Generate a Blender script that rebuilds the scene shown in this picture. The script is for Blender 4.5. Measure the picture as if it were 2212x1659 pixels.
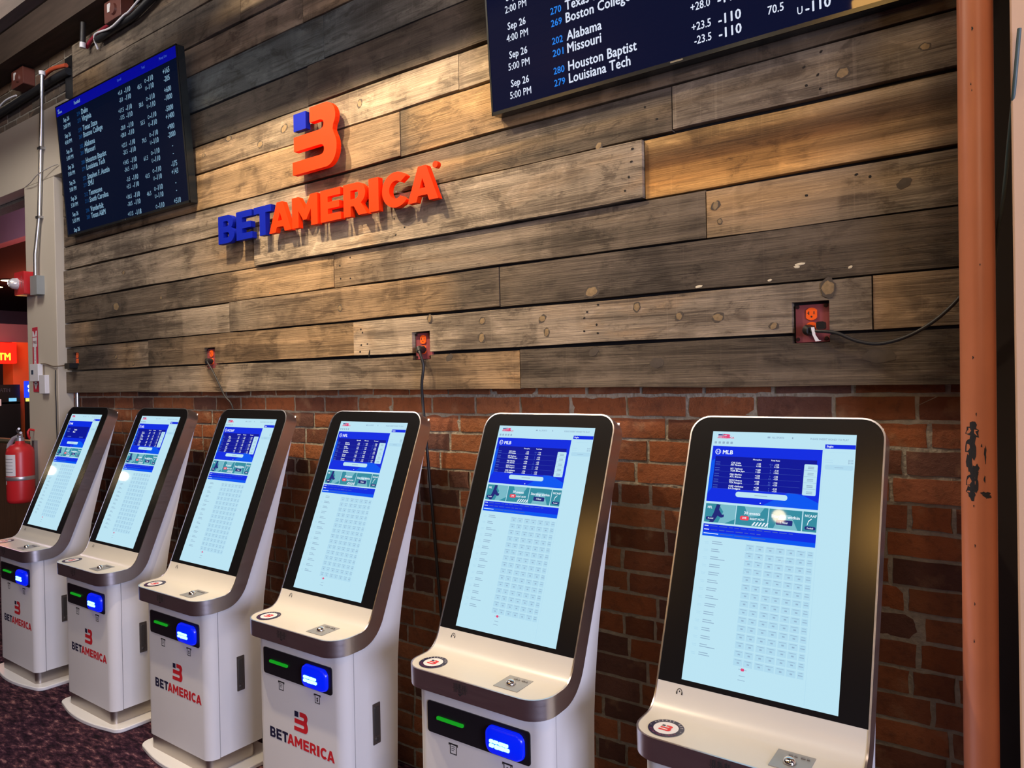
import bpy, math, random
from mathutils import Vector, Matrix
PI = math.pi
S = bpy.context.scene
COL = S.collection
for o in list(bpy.data.objects):
    bpy.data.objects.remove(o)

# ------------------------------------------------------------------ camera
YAW, PITCH, ROLL = math.radians(35.943), math.radians(-0.385), math.radians(-1.108)
fwd = Vector((-math.sin(YAW)*math.cos(PITCH), math.cos(YAW)*math.cos(PITCH), math.sin(PITCH)))
rgt0 = Vector((math.cos(YAW), math.sin(YAW), 0)); up0 = rgt0.cross(fwd)
rgt = math.cos(ROLL)*rgt0 + math.sin(ROLL)*up0
upv = -math.sin(ROLL)*rgt0 + math.cos(ROLL)*up0
cd = bpy.data.cameras.new('camera'); cam = bpy.data.objects.new('camera', cd); COL.objects.link(cam)
cd.sensor_width = 36.0; cd.sensor_fit = 'HORIZONTAL'; cd.lens = 1583.975/2212*36.0
cd.clip_start = 0.02; cd.clip_end = 100
cam.matrix_world = Matrix(((rgt.x, upv.x, -fwd.x, 0), (rgt.y, upv.y, -fwd.y, 0), (rgt.z, upv.z, -fwd.z, 1.68), (0, 0, 0, 1)))
S.camera = cam

# ------------------------------------------------------------------ world, exposure
wd = bpy.data.worlds.new('world'); S.world = wd; wd.use_nodes = True
wd.node_tree.nodes['Background'].inputs[0].default_value = (0.55, 0.5, 0.62, 1)
wd.node_tree.nodes['Background'].inputs[1].default_value = 0.02
S.view_settings.view_transform = 'Standard'; S.view_settings.look = 'None'
S.view_settings.exposure = 0.0; S.view_settings.gamma = 1.0; S.view_settings.use_curve_mapping = False

# ------------------------------------------------------------------ lights
def aim(o, tgt):
    o.rotation_euler = (Vector(tgt)-o.location).to_track_quat('-Z', 'Y').to_euler()
def area(name, loc, tgt, size, power, color, sy=None):
    l = bpy.data.lights.new(name, 'AREA'); l.energy = power; l.color = color; l.size = size
    if sy: l.shape = 'RECTANGLE'; l.size_y = sy
    o = bpy.data.objects.new(name, l); COL.objects.link(o); o.location = loc; aim(o, tgt); return o
def spot(name, loc, tgt, power, color, deg, blend=0.6, rad=0.03):
    l = bpy.data.lights.new(name, 'SPOT'); l.energy = power; l.color = color
    l.spot_size = math.radians(deg); l.spot_blend = blend; l.shadow_soft_size = rad
    o = bpy.data.objects.new(name, l); COL.objects.link(o); o.location = loc; aim(o, tgt); return o
def point(name, loc, power, color, rad=0.05):
    l = bpy.data.lights.new(name, 'POINT'); l.energy = power; l.color = color; l.shadow_soft_size = rad
    o = bpy.data.objects.new(name, l); COL.objects.link(o); o.location = loc; return o
WARM = (1.0, 0.76, 0.48); WARM2 = (1.0, 0.80, 0.55); COOL = (0.72, 0.74, 1.0)
SPOTS = [((-3.05, 1.15, 4.12), (-2.80, 2.25, 2.45), 430), ((-2.35, 1.15, 4.12), (-1.95, 2.25, 2.35), 250)]
for i, (a, b, e) in enumerate(SPOTS):
    spot('track_light_beam', a, b, e, WARM, 92, 1.0, 0.03)
area('cool_side_fill', (5.6, -1.6, 2.2), (-2.5, 1.6, 1.0), 2.4, 470, COOL, 1.9)  # added cool fill from the right for the kiosk sides
area('overhead_fill', (-2.8, 0.4, 4.25), (-2.8, 0.9, 0.8), 4.5, 42, (1.0, 0.88, 0.76), 0.9)  # added general fill from overhead, no fixture modelled
area('pilaster_fill', (-4.9, 0.9, 4.25), (-5.6, 2.0, 1.6), 1.2, 52, (0.98, 0.90, 0.84), 0.8)  # added fill to brighten the pilaster and beam
area('front_fill', (2.6, -4.2, 4.2), (-2.5, 1.6, 0.6), 2.4, 95, (1.0, 0.78, 0.52), 1.6)  # added warm fill from the right front for the kiosk faces
point('pipe_fill', (0.50, 0.75, 4.0), 50, (1.0, 0.72, 0.48), 0.12)  # added warm fill to brighten the pipe

# ------------------------------------------------------------------ materials
MATS = {}
def srgb(r, g, b):
    f = lambda c: (c/255/12.92) if c/255 <= 0.04045 else ((c/255+0.055)/1.055)**2.4
    return (f(r), f(g), f(b), 1)
def mat(name, col, rough=0.5, metal=0.0, emit=None, es=0.0, noise=0.0, nscale=20.0, bump=0.0, coat=0.0, spec=0.5, stretch=None):
    if name in MATS: return MATS[name]
    m = bpy.data.materials.new(name); m.use_nodes = True; nt = m.node_tree; b = nt.nodes['Principled BSDF']
    c = tuple(col)+((1,) if len(col) == 3 else ())
    b.inputs['Base Color'].default_value = c; b.inputs['Roughness'].default_value = rough
    b.inputs['Metallic'].default_value = metal; b.inputs['Specular IOR Level'].default_value = spec
    if coat: b.inputs['Coat Weight'].default_value = coat; b.inputs['Coat Roughness'].default_value = 0.06
    if emit is not None:
        b.inputs['Emission Color'].default_value = tuple(emit)+((1,) if len(emit) == 3 else ()); b.inputs['Emission Strength'].default_value = es
    if noise or bump:
        tc = nt.nodes.new('ShaderNodeTexCoord'); n = nt.nodes.new('ShaderNodeTexNoise')
        n.inputs['Scale'].default_value = nscale; n.inputs['Detail'].default_value = 6
        src = tc.outputs['Object']
        if stretch:
            mp = nt.nodes.new('ShaderNodeMapping'); mp.inputs['Scale'].default_value = stretch
            nt.links.new(src, mp.inputs['Vector']); src = mp.outputs['Vector']
        nt.links.new(src, n.inputs['Vector'])
        if noise:
            mx = nt.nodes.new('ShaderNodeMix'); mx.data_type = 'RGBA'
            mx.inputs['A'].default_value = tuple(x*(1-noise) for x in c[:3])+(1,)
            mx.inputs['B'].default_value = tuple(min(1, x*(1+noise)) for x in c[:3])+(1,)
            nt.links.new(n.outputs['Fac'], mx.inputs['Factor']); nt.links.new(mx.outputs['Result'], b.inputs['Base Color'])
        if bump:
            bp = nt.nodes.new('ShaderNodeBump'); bp.inputs['Strength'].default_value = bump; bp.inputs['Distance'].default_value = 0.01
            nt.links.new(n.outputs['Fac'], bp.inputs['Height']); nt.links.new(bp.outputs['Normal'], b.inputs['Normal'])
    MATS[name] = m; return m
def emi(name, rgb, s=1.0, rough=0.03, spec=0.35):
    """A lit screen pixel colour behind glass."""
    return mat(name, (0.004, 0.004, 0.005), rough, 0, srgb(*rgb)[:3], s, spec=spec)

def wood_mat():
    m = bpy.data.materials.new('weathered_barn_wood'); m.use_nodes = True; nt = m.node_tree; L = nt.links; N = nt.nodes.new
    b = nt.nodes['Principled BSDF']; b.inputs['Roughness'].default_value = 0.72; b.inputs['Specular IOR Level'].default_value = 0.28
    geo = N('ShaderNodeNewGeometry'); at = N('ShaderNodeAttribute'); at.attribute_name = 'tint'
    pid = N('ShaderNodeAttribute'); pid.attribute_name = 'pid'
    sep = N('ShaderNodeSeparateXYZ'); L.new(geo.outputs['Position'], sep.inputs[0])
    def vec(sx, sz, k):
        def mul(o, s):
            q = N('ShaderNodeMath'); q.operation = 'MULTIPLY'; L.new(o, q.inputs[0]); q.inputs[1].default_value = s; return q.outputs[0]
        def add(o, p):
            q = N('ShaderNodeMath'); q.operation = 'ADD'; L.new(o, q.inputs[0]); L.new(p, q.inputs[1]); return q.outputs[0]
        c = N('ShaderNodeCombineXYZ'); L.new(add(mul(sep.outputs[0], sx), mul(pid.outputs['Fac'], k)), c.inputs[0])
        L.new(mul(sep.outputs[2], sz), c.inputs[2]); L.new(mul(pid.outputs['Fac'], k*0.7), c.inputs[1]); return c.outputs[0]
    def noise(v, scale, det=6, rough=0.6, dist=0.0):
        n = N('ShaderNodeTexNoise'); n.inputs['Scale'].default_value = scale; n.inputs['Detail'].default_value = det
        n.inputs['Roughness'].default_value = rough; n.inputs['Distortion'].default_value = dist; L.new(v, n.inputs['Vector']); return n.outputs['Fac']
    def ramp(f, a, c):
        r = N('ShaderNodeMapRange'); r.interpolation_type = 'SMOOTHSTEP'; r.inputs[1].default_value = a; r.inputs[2].default_value = c; L.new(f, r.inputs[0]); return r.outputs[0]
    def mix(f, a, bb, mode='MIX', k=1.0):
        x = N('ShaderNodeMix'); x.data_type = 'RGBA'; x.blend_type = mode
        if k != 1.0:
            q = N('ShaderNodeMath'); q.operation = 'MULTIPLY'; L.new(f, q.inputs[0]); q.inputs[1].default_value = k; f = q.outputs[0]
        L.new(f, x.inputs['Factor'])
        for s, v in (('A', a), ('B', bb)):
            if isinstance(v, tuple): x.inputs[s].default_value = v
            else: L.new(v, x.inputs[s])
        return x.outputs['Result']
    grain = noise(vec(1.6, 34, 31), 1.0, 8, 0.62, 0.5)
    fine = noise(vec(5, 190, 17), 1.0, 5, 0.6)
    stain = noise(vec(1.1, 5.5, 53), 1.0, 5, 0.55, 0.8)
    blot = noise(vec(6.5, 15, 71), 1.0, 9, 0.72, 0.6)
    patch = noise(vec(2.6, 1.6, 29), 1.0, 4, 0.5, 0.2)
    saw = noise(vec(150, 2.2, 13), 1.0, 2, 0.5)
    scuff = noise(vec(7, 26, 91), 1.0, 8, 0.7)
    def tone(r, g, bb):
        x = N('ShaderNodeMix'); x.data_type = 'RGBA'; x.blend_type = 'MULTIPLY'; x.inputs['Factor'].default_value = 1.0
        L.new(at.outputs['Color'], x.inputs['A']); x.inputs['B'].default_value = (r, g, bb, 1); return x.outputs['Result']
    c = at.outputs['Color']
    dark, deep, pale, warm = tone(.30, .28, .28), tone(.13, .12, .12), tone(1.80, 1.80, 1.84), tone(1.50, 1.14, .76)
    c = mix(ramp(stain, 0.44, 0.24), c, warm, 'MIX', 0.55)
    c = mix(ramp(stain, 0.54, 0.70), c, dark, 'MIX', 0.80)
    c = mix(ramp(blot, 0.51, 0.62), c, dark, 'MIX', 0.72)
    c = mix(ramp(blot, 0.47, 0.33), c, pale, 'MIX', 0.62)
    c = mix(ramp(grain, 0.48, 0.66), c, dark, 'MIX', 0.75)
    c = mix(ramp(grain, 0.46, 0.28), c, pale, 'MIX', 0.35)
    c = mix(ramp(fine, 0.52, 0.72), c, deep, 'MIX', 0.50)
    c = mix(ramp(patch, 0.53, 0.58), c, pale, 'MIX', 0.30)
    c = mix(ramp(patch, 0.45, 0.40), c, dark, 'MIX', 0.42)
    c = mix(ramp(saw, 0.55, 0.8), c, pale, 'MIX', 0.16)
    c = mix(ramp(scuff, 0.64, 0.78), c, pale, 'MIX', 0.55)
    L.new(c, b.inputs['Base Color'])
    bp = N('ShaderNodeBump'); bp.inputs['Strength'].default_value = 0.55; bp.inputs['Distance'].default_value = 0.006
    ad = N('ShaderNodeMath'); ad.operation = 'ADD'; L.new(grain, ad.inputs[0]); L.new(fine, ad.inputs[1]); L.new(ad.outputs[0], bp.inputs['Height'])
    L.new(bp.outputs['Normal'], b.inputs['Normal'])
    return m
def brick_mat():
    m = bpy.data.materials.new('old_red_brick'); m.use_nodes = True; nt = m.node_tree; L = nt.links; N = nt.nodes.new
    b = nt.nodes['Principled BSDF']; b.inputs['Roughness'].default_value = 0.85; b.inputs['Specular IOR Level'].default_value = 0.2
    at = N('ShaderNodeAttribute'); at.attribute_name = 'tint'; geo = N('ShaderNodeNewGeometry')
    n = N('ShaderNodeTexNoise'); n.inputs['Scale'].default_value = 32; n.inputs['Detail'].default_value = 8; n.inputs['Roughness'].default_value = 0.68; L.new(geo.outputs['Position'], n.inputs['Vector'])
    n2 = N('ShaderNodeTexNoise'); n2.inputs['Scale'].default_value = 11; n2.inputs['Detail'].default_value = 5; L.new(geo.outputs['Position'], n2.inputs['Vector'])
    r = N('ShaderNodeMapRange'); r.inputs[1].default_value = 0.5; r.inputs[2].default_value = 0.72; r.inputs[4].default_value = 0.5; L.new(n.outputs['Fac'], r.inputs[0])
    x = N('ShaderNodeMix'); x.data_type = 'RGBA'; L.new(r.outputs[0], x.inputs['Factor']); L.new(at.outputs['Color'], x.inputs['A']); x.inputs['B'].default_value = (0.045, 0.024, 0.018, 1)
    r2 = N('ShaderNodeMapRange'); r2.inputs[1].default_value = 0.6; r2.inputs[2].default_value = 0.78; r2.inputs[4].default_value = 0.55; L.new(n2.outputs['Fac'], r2.inputs[0])
    y = N('ShaderNodeMix'); y.data_type = 'RGBA'; L.new(r2.outputs[0], y.inputs['Factor']); L.new(x.outputs['Result'], y.inputs['A']); y.inputs['B'].default_value = (0.36, 0.22, 0.13, 1)
    L.new(y.outputs['Result'], b.inputs['Base Color'])
    bp = N('ShaderNodeBump'); bp.inputs['Strength'].default_value = 0.9; bp.inputs['Distance'].default_value = 0.008; L.new(n.outputs['Fac'], bp.inputs['Height']); L.new(bp.outputs['Normal'], b.inputs['Normal'])
    return m
def carpet_mat():
    m = bpy.data.materials.new('purple_fleck_carpet'); m.use_nodes = True; nt = m.node_tree; L = nt.links; N = nt.nodes.new
    b = nt.nodes['Principled BSDF']; b.inputs['Roughness'].default_value = 0.95; b.inputs['Specular IOR Level'].default_value = 0.1
    geo = N('ShaderNodeNewGeometry'); mp = N('ShaderNodeMapping'); mp.inputs['Scale'].default_value = (15, 40, 1); mp.inputs['Rotation'].default_value = (0, 0, 0.5); L.new(geo.outputs['Position'], mp.inputs['Vector'])
    n = N('ShaderNodeTexNoise'); n.inputs['Scale'].default_value = 1; n.inputs['Detail'].default_value = 4; n.inputs['Roughness'].default_value = 0.7; L.new(mp.outputs['Vector'], n.inputs['Vector'])
    n2 = N('ShaderNodeTexNoise'); n2.inputs['Scale'].default_value = 2.2; n2.inputs['Detail'].default_value = 3; L.new(geo.outputs['Position'], n2.inputs['Vector'])
    cr = N('ShaderNodeValToRGB'); e = cr.color_ramp.elements
    e[0].position = 0.36; e[0].color = (0.012, 0.007, 0.013, 1); e[1].position = 0.70; e[1].color = (0.42, 0.24, 0.23, 1)
    k = e.new(0.50); k.color = (0.045, 0.02, 0.036, 1); k = e.new(0.60); k.color = (0.13, 0.06, 0.075, 1)
    L.new(n.outputs['Fac'], cr.inputs['Fac'])
    x = N('ShaderNodeMix'); x.data_type = 'RGBA'; x.blend_type = 'MULTIPLY'; x.inputs['Factor'].default_value = 0.5
    cr2 = N('ShaderNodeValToRGB'); cr2.color_ramp.elements[0].position = 0.35; cr2.color_ramp.elements[0].color = (0.3, 0.2, 0.5, 1); cr2.color_ramp.elements[1].position = 0.65; cr2.color_ramp.elements[1].color = (1, 0.9, 0.8, 1)
    L.new(n2.outputs['Fac'], cr2.inputs['Fac']); L.new(cr.outputs['Color'], x.inputs['A']); L.new(cr2.outputs['Color'], x.inputs['B']); L.new(x.outputs['Result'], b.inputs['Base Color'])
    bp = N('ShaderNodeBump'); bp.inputs['Strength'].default_value = 0.8; bp.inputs['Distance'].default_value = 0.01; L.new(n.outputs['Fac'], bp.inputs['Height']); L.new(bp.outputs['Normal'], b.inputs['Normal'])
    return m
def steel_mat(name, stretch, col=(0.78, 0.75, 0.78), rough=0.30):
    m = bpy.data.materials.new(name); m.use_nodes = True; nt = m.node_tree; L = nt.links; N = nt.nodes.new
    b = nt.nodes['Principled BSDF']; b.inputs['Base Color'].default_value = col+(1,); b.inputs['Metallic'].default_value = 1.0
    tc = N('ShaderNodeTexCoord'); mp = N('ShaderNodeMapping'); mp.inputs['Scale'].default_value = stretch; L.new(tc.outputs['Object'], mp.inputs['Vector'])
    n = N('ShaderNodeTexNoise'); n.inputs['Scale'].default_value = 1; n.inputs['Detail'].default_value = 3; L.new(mp.outputs['Vector'], n.inputs['Vector'])
    r = N('ShaderNodeMapRange'); r.inputs[3].default_value = rough-0.04; r.inputs[4].default_value = rough+0.06; L.new(n.outputs['Fac'], r.inputs[0]); L.new(r.outputs[0], b.inputs['Roughness'])
    bp = N('ShaderNodeBump'); bp.inputs['Strength'].default_value = 0.03; bp.inputs['Distance'].default_value = 0.001; L.new(n.outputs['Fac'], bp.inputs['Height']); L.new(bp.outputs['Normal'], b.inputs['Normal'])
    MATS[name] = m; return m
WOOD = wood_mat(); BRICK = brick_mat(); CARPET = carpet_mat()
MORTAR = mat('lime_mortar', (0.26, 0.235, 0.19), 0.95, noise=0.4, nscale=60, bump=0.8)
STEEL = steel_mat('brushed_steel', (6, 6, 160))
CHROME = mat('chrome', (0.75, 0.74, 0.74), 0.07, 1.0)
WHITE = mat('white_powder_coat', (0.74, 0.75, 0.78), 0.35, noise=0.02, nscale=8)
TRAYW = mat('tray_white', (0.60, 0.58, 0.53), 0.3, noise=0.03, nscale=6)
GLASS = mat('black_glass', (0.006, 0.006, 0.007), 0.2, spec=0.6)
BLACK = mat('black_plastic', (0.012, 0.012, 0.013), 0.35)
RUBBER = mat('black_cable_rubber', (0.012, 0.013, 0.016), 0.5)
NAVY = mat('navy_vinyl', (0.012, 0.014, 0.05), 0.4)
RED = mat('red_vinyl', (0.62, 0.02, 0.03), 0.4)
INK = mat('dark_ink', (0.02, 0.02, 0.024), 0.5)
DRYWALL = mat('cream_drywall', (0.52, 0.47, 0.38), 0.8, noise=0.05, nscale=4, bump=0.05)
ORANGE = mat('orange_acrylic', (0.90, 0.034, 0.001), 0.55, spec=0.15)
BLUE = mat('blue_acrylic', (0.001, 0.010, 0.30), 0.55, spec=0.15)
DARKWOOD = mat('dark_timber', (0.06, 0.041, 0.031), 0.8, noise=0.5, nscale=3, bump=0.3, stretch=(1, 10, 10))
DARKPAINT = mat('dark_plum_paint', (0.05, 0.035, 0.05), 0.8, noise=0.15, nscale=2)
GALV = mat('galvanised_steel', (0.55, 0.57, 0.60), 0.35, 1.0, noise=0.15, nscale=30)
GREYBOX = mat('grey_electrical_box', (0.30, 0.33, 0.33), 0.5, 0.3, noise=0.1)
WPLASTIC = mat('white_plastic', (0.72, 0.72, 0.76), 0.4)

# ------------------------------------------------------------------ mesh helpers
class MB:
    def __init__(s): s.v = []; s.f = []; s.m = []
    def add(s, vs, fs, mi=0):
        k = len(s.v); s.v += [tuple(p) for p in vs]; s.f += [tuple(i+k for i in f) for f in fs]; s.m += [mi]*len(fs)
    def box(s, x0, x1, y0, y1, z0, z1, mi=0):
        vs = [(x, y, z) for x in (x0, x1) for y in (y0, y1) for z in (z0, z1)]
        s.add(vs, [(0, 1, 3, 2), (4, 6, 7, 5), (0, 4, 5, 1), (2, 3, 7, 6), (0, 2, 6, 4), (1, 5, 7, 3)], mi)
    def rbox(s, x0, x1, y0, y1, z0, z1, r=0.004, mi=0, axis='y'):
        """box with rounded corners seen along `axis`"""
        pts = rrect(x0, x1, z0, z1, r) if axis == 'y' else (rrect(y0, y1, z0, z1, r) if axis == 'x' else rrect(x0, x1, y0, y1, r))
        if axis == 'y': s.prism([(a, b) for a, b in pts], lambda a, b, t: (a, y0+(y1-y0)*t, b), mi)
        elif axis == 'x': s.prism(pts, lambda a, b, t: (x0+(x1-x0)*t, a, b), mi)
        else: s.prism(pts, lambda a, b, t: (a, b, z0+(z1-z0)*t), mi)
    def prism(s, pts, fn, mi=0, cap0=True, cap1=True):
        n = len(pts); vs = [fn(a, b, 0) for a, b in pts]+[fn(a, b, 1) for a, b in pts]
        fs = [(i, (i+1) % n, n+(i+1) % n, n+i) for i in range(n)]
        if cap0: fs.append(tuple(range(n-1, -1, -1)))
        if cap1: fs.append(tuple(range(n, 2*n)))
        s.add(vs, fs, mi)
    def tube(s, pts, r, n=10, mi=0, cap=True):
        P = [Vector(p) for p in pts]; vs = []; prev = None
        rr = r if isinstance(r, (list, tuple)) else [r]*len(P)
        for i, p in enumerate(P):
            t = (P[min(i+1, len(P)-1)]-P[max(i-1, 0)]).normalized()
            if prev is None: a = t.cross(Vector((0, 0, 1))) if abs(t.z) < 0.95 else t.cross(Vector((1, 0, 0)))
            else: a = prev-t*prev.dot(t)
            a.normalize(); prev = a; b = t.cross(a)
            vs += [p+rr[i]*(math.cos(2*PI*k/n)*a+math.sin(2*PI*k/n)*b) for k in range(n)]
        fs = [(i*n+k, i*n+(k+1) % n, (i+1)*n+(k+1) % n, (i+1)*n+k) for i in range(len(P)-1) for k in range(n)]
        if cap: fs += [tuple(range(n-1, -1, -1)), tuple(range((len(P)-1)*n, len(P)*n))]
        s.add(vs, fs, mi)
    def lathe(s, prof, c=(0, 0, 0), n=24, mi=0, axis='z'):
        vs = []
        for r, h in prof:
            for k in range(n):
                a, b = r*math.cos(2*PI*k/n), r*math.sin(2*PI*k/n)
                q = (a, b, h) if axis == 'z' else ((a, h, b) if axis == 'y' else (h, a, b))
                vs.append((q[0]+c[0], q[1]+c[1], q[2]+c[2]))
        fs = [(i*n+k, i*n+(k+1) % n, (i+1)*n+(k+1) % n, (i+1)*n+k) for i in range(len(prof)-1) for k in range(n)]
        s.add(vs, fs, mi)
    def build(s, name, mats, parent=None, loc=(0, 0, 0), smooth=None, bevel=0.0):
        me = bpy.data.meshes.new(name); me.from_pydata(s.v, [], s.f)
        mats = mats if isinstance(mats, (list, tuple)) else [mats]
        for m in mats: me.materials.append(m)
        me.polygons.foreach_set('material_index', s.m); me.update()
        import bmesh
        bm = bmesh.new(); bm.from_mesh(me); bmesh.ops.recalc_face_normals(bm, faces=bm.faces); bm.to_mesh(me); bm.free()
        if smooth is not None:
            me.polygons.foreach_set('use_smooth', [True]*len(me.polygons)); me.set_sharp_from_angle(angle=math.radians(smooth))
        o = bpy.data.objects.new(name, me); COL.objects.link(o); o.location = loc
        if parent is not None: o.parent = parent
        if bevel:
            bv = o.modifiers.new('bevel', 'BEVEL'); bv.width = bevel; bv.segments = 2; bv.limit_method = 'ANGLE'; bv.angle_limit = math.radians(40)
        return o
def rrect(x0, x1, y0, y1, r, n=5):
    out = []
    for cx, cy, a0 in ((x1-r, y1-r, 0), (x0+r, y1-r, 90), (x0+r, y0+r, 180), (x1-r, y0+r, 270)):
        out += [(cx+r*math.cos(math.radians(a0+90*k/n)), cy+r*math.sin(math.radians(a0+90*k/n))) for k in range(n+1)]
    return out
def thing(name, label, cat, loc=(0, 0, 0), group=None):
    o = bpy.data.objects.new(name, None); COL.objects.link(o); o.location = loc; o.empty_display_size = 0.05
    return tag(o, label, cat, group)
def tag(o, label, cat, group=None):
    o['label'] = label; o['category'] = cat
    if group: o['group'] = group
    return o
def struct(o, label=None, cat=None):
    o['kind'] = 'structure'
    if label: o['label'] = label
    if cat: o['category'] = cat
    return o

# ------------------------------------------------------------------ lettering
_TX = {}
def text_geo(s, bold=0.0):
    """flat triangles of a string, cap height 1, left at x=0"""
    k = (s, bold)
    if k in _TX: return _TX[k]
    c = bpy.data.curves.new('t', 'FONT'); c.body = s; c.size = 1; c.resolution_u = 2; c.space_character = 1.0+bold*1.2
    o = bpy.data.objects.new('t', c); me = o.to_mesh()
    vs = [(v.co.x, v.co.y) for v in me.vertices]; fs = [tuple(p.vertices) for p in me.polygons]
    o.to_mesh_clear(); bpy.data.objects.remove(o); bpy.data.curves.remove(c)
    if not vs: _TX[k] = ([], [], 0); return _TX[k]
    if bold:                                    # thicken by overprinting shifted copies
        n = len(vs); base, bf = vs, fs; vs, fs = [], []
        for q, (dx, dy) in enumerate(((-bold, 0), (bold, 0), (0, bold*.7), (0, -bold*.7))):
            vs += [(x+dx, y+dy) for x, y in base]; fs += [tuple(i+q*n for i in f) for f in bf]
    x0 = min(v[0] for v in vs); sc = 1/0.73
    vs = [((x-x0)*sc, y*sc) for x, y in vs]
    _TX[k] = (vs, fs, max(v[0] for v in vs)); return _TX[k]
def put_text(mb, s, x, y, h, fn, mi=0, w=None, align='l', bold=0.02, sx=0.85):
    vs, fs, wd_ = text_geo(s, bold)
    if not vs: return
    kx = (w/wd_) if w else h*sx
    off = {'l': 0, 'c': -wd_*kx/2, 'r': -wd_*kx}[align]
    mb.add([fn(x+off+a*kx, y+b*h) for a, b in vs], fs, mi)
def arc(cx, cy, rx, ry, a0, a1, n=10):
    return [(cx+rx*math.cos(math.radians(a0+(a1-a0)*i/n)), cy+ry*math.sin(math.radians(a0+(a1-a0)*i/n))) for i in range(n+1)]
GLYPH = {
 'B': ([(0, 0), (.50, 0)]+arc(.52, .285, .30, .285, -90, 62)+arc(.50, .735, .265, .265, -48, 90)+[(0, 1)],
       [[(.27, .20), (.46, .20)]+arc(.47, .295, .09, .095, -80, 80, 6)+[(.27, .39)], [(.27, .60), (.44, .60)]+arc(.45, .695, .08, .095, -80, 80, 6)+[(.27, .79)]], .83),
 'E': ([(0, 0), (.74, 0), (.74, .225), (.27, .225), (.27, .39), (.68, .39), (.68, .605), (.27, .605), (.27, .775), (.73, .775), (.73, 1), (0, 1)], [], .74),
 'T': ([(.25, 0), (.53, 0), (.53, .765), (.80, .765), (.80, 1), (-.02, 1), (-.02, .765), (.25, .765)], [], .80),
 'A': ([(0, 0), (.29, 0), (.345, .17), (.655, .17), (.71, 0), (1.0, 0), (.635, 1), (.365, 1)], [[(.405, .375), (.595, .375), (.5, .66)]], 1.0),
 'M': ([(0, 0), (.27, 0), (.27, .55), (.47, .22), (.60, .22), (.80, .55), (.80, 0), (1.07, 0), (1.07, 1), (.79, 1), (.535, .56), (.28, 1), (0, 1)], [], 1.07),
 'R': ([(0, 0), (.27, 0), (.27, .30), (.39, .30), (.57, 0), (.89, 0), (.66, .36)]+arc(.50, .665, .33, .335, -42, 90)+[(0, 1)],
       [[(.27, .52), (.47, .52)]+arc(.48, .65, .09, .13, -80, 80, 6)+[(.27, .78)]], .86),
 'I': ([(0, 0), (.28, 0), (.28, 1), (0, 1)], [], .28),
 'C': (arc(.52, .5, .52, .515, 42, 318, 26)+arc(.52, .5, .25, .265, 312, 48, 18), [], .91),
}
EMBLEM = [(.128, .287), (.235, .287)]+arc(.235, .222, .068, .065, 90, -40, 9)+[(.283, .158)]+arc(.235, .085, .073, .085, 40, -90, 10)+[(0, 0), (0, .06), (.195, .06)]+arc(.198, .0835, .026, .0235, -90, 90, 7)+[(.012, .107), (.012, .174), (.195, .174)]+arc(.198, .1965, .026, .0225, -90, 90, 7)+[(.128, .219)]
_GG = {}
def glyph_geo(outer, holes, depth=0.0):
    c = bpy.data.curves.new('g', 'CURVE'); c.dimensions = '2D'; c.fill_mode = 'BOTH'; c.extrude = depth/2
    for poly in [outer]+holes:
        sp = c.splines.new('POLY'); sp.points.add(len(poly)-1); sp.use_cyclic_u = True
        for p, (x, y) in zip(sp.points, poly): p.co = (x, y, 0, 1)
    o = bpy.data.objects.new('g', c); me = o.to_mesh()
    vs = [tuple(v.co) for v in me.vertices]; fs = [tuple(p.vertices) for p in me.polygons]
    o.to_mesh_clear(); bpy.data.objects.remove(o); bpy.data.curves.remove(c)
    return vs, fs
def put_glyph(mb, ch, x, y, w, h, fn, mi=0):
    if ch not in _GG: _GG[ch] = glyph_geo(GLYPH[ch][0], GLYPH[ch][1])
    vs, fs = _GG[ch]; kx = w/GLYPH[ch][2]
    mb.add([fn(x+a*kx, y+b*h) for a, b, _ in vs], fs, mi)
def put_emblem(mb, x, y, h, fn, mred, mnavy):
    if 'EMB' not in _GG: _GG['EMB'] = glyph_geo(EMBLEM, [])
    vs, fs = _GG['EMB']; k = h/.287
    mb.add([fn(x+a*k, y+b*k) for a, b, _ in vs], fs, mred)
    mb.add([fn(x+a*k, y+b*k) for a, b in ((.012, .2), (.10, .2), (.10, .28), (.012, .28))], [(0, 1, 2, 3)], mnavy)
WORDX = [('B', 0, .093), ('E', .104, .192), ('T', .204, .293), ('A', .282, .392), ('M', .398, .518), ('E', .532, .622), ('R', .634, .729), ('I', .740, .779), ('C', .793, .886), ('A', .890, 1.0)]
def put_word(mb, x, y, w, h, fn, mnavy, mred):
    for i, (ch, a, b) in enumerate(WORDX):
        put_glyph(mb, ch, x+a*w, y, (b-a)*w, h, fn, mnavy if i < 3 else mred)

# ------------------------------------------------------------------ the setting
WALL_Y = 2.25                                   # face of the plank cladding
random.seed(7)
m = MB(); m.box(-19, 6.2, -7.2, 10.0, -0.06, 0.0); struct(m.build('floor', CARPET), 'dark purple flecked carpet', 'floor')
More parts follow.
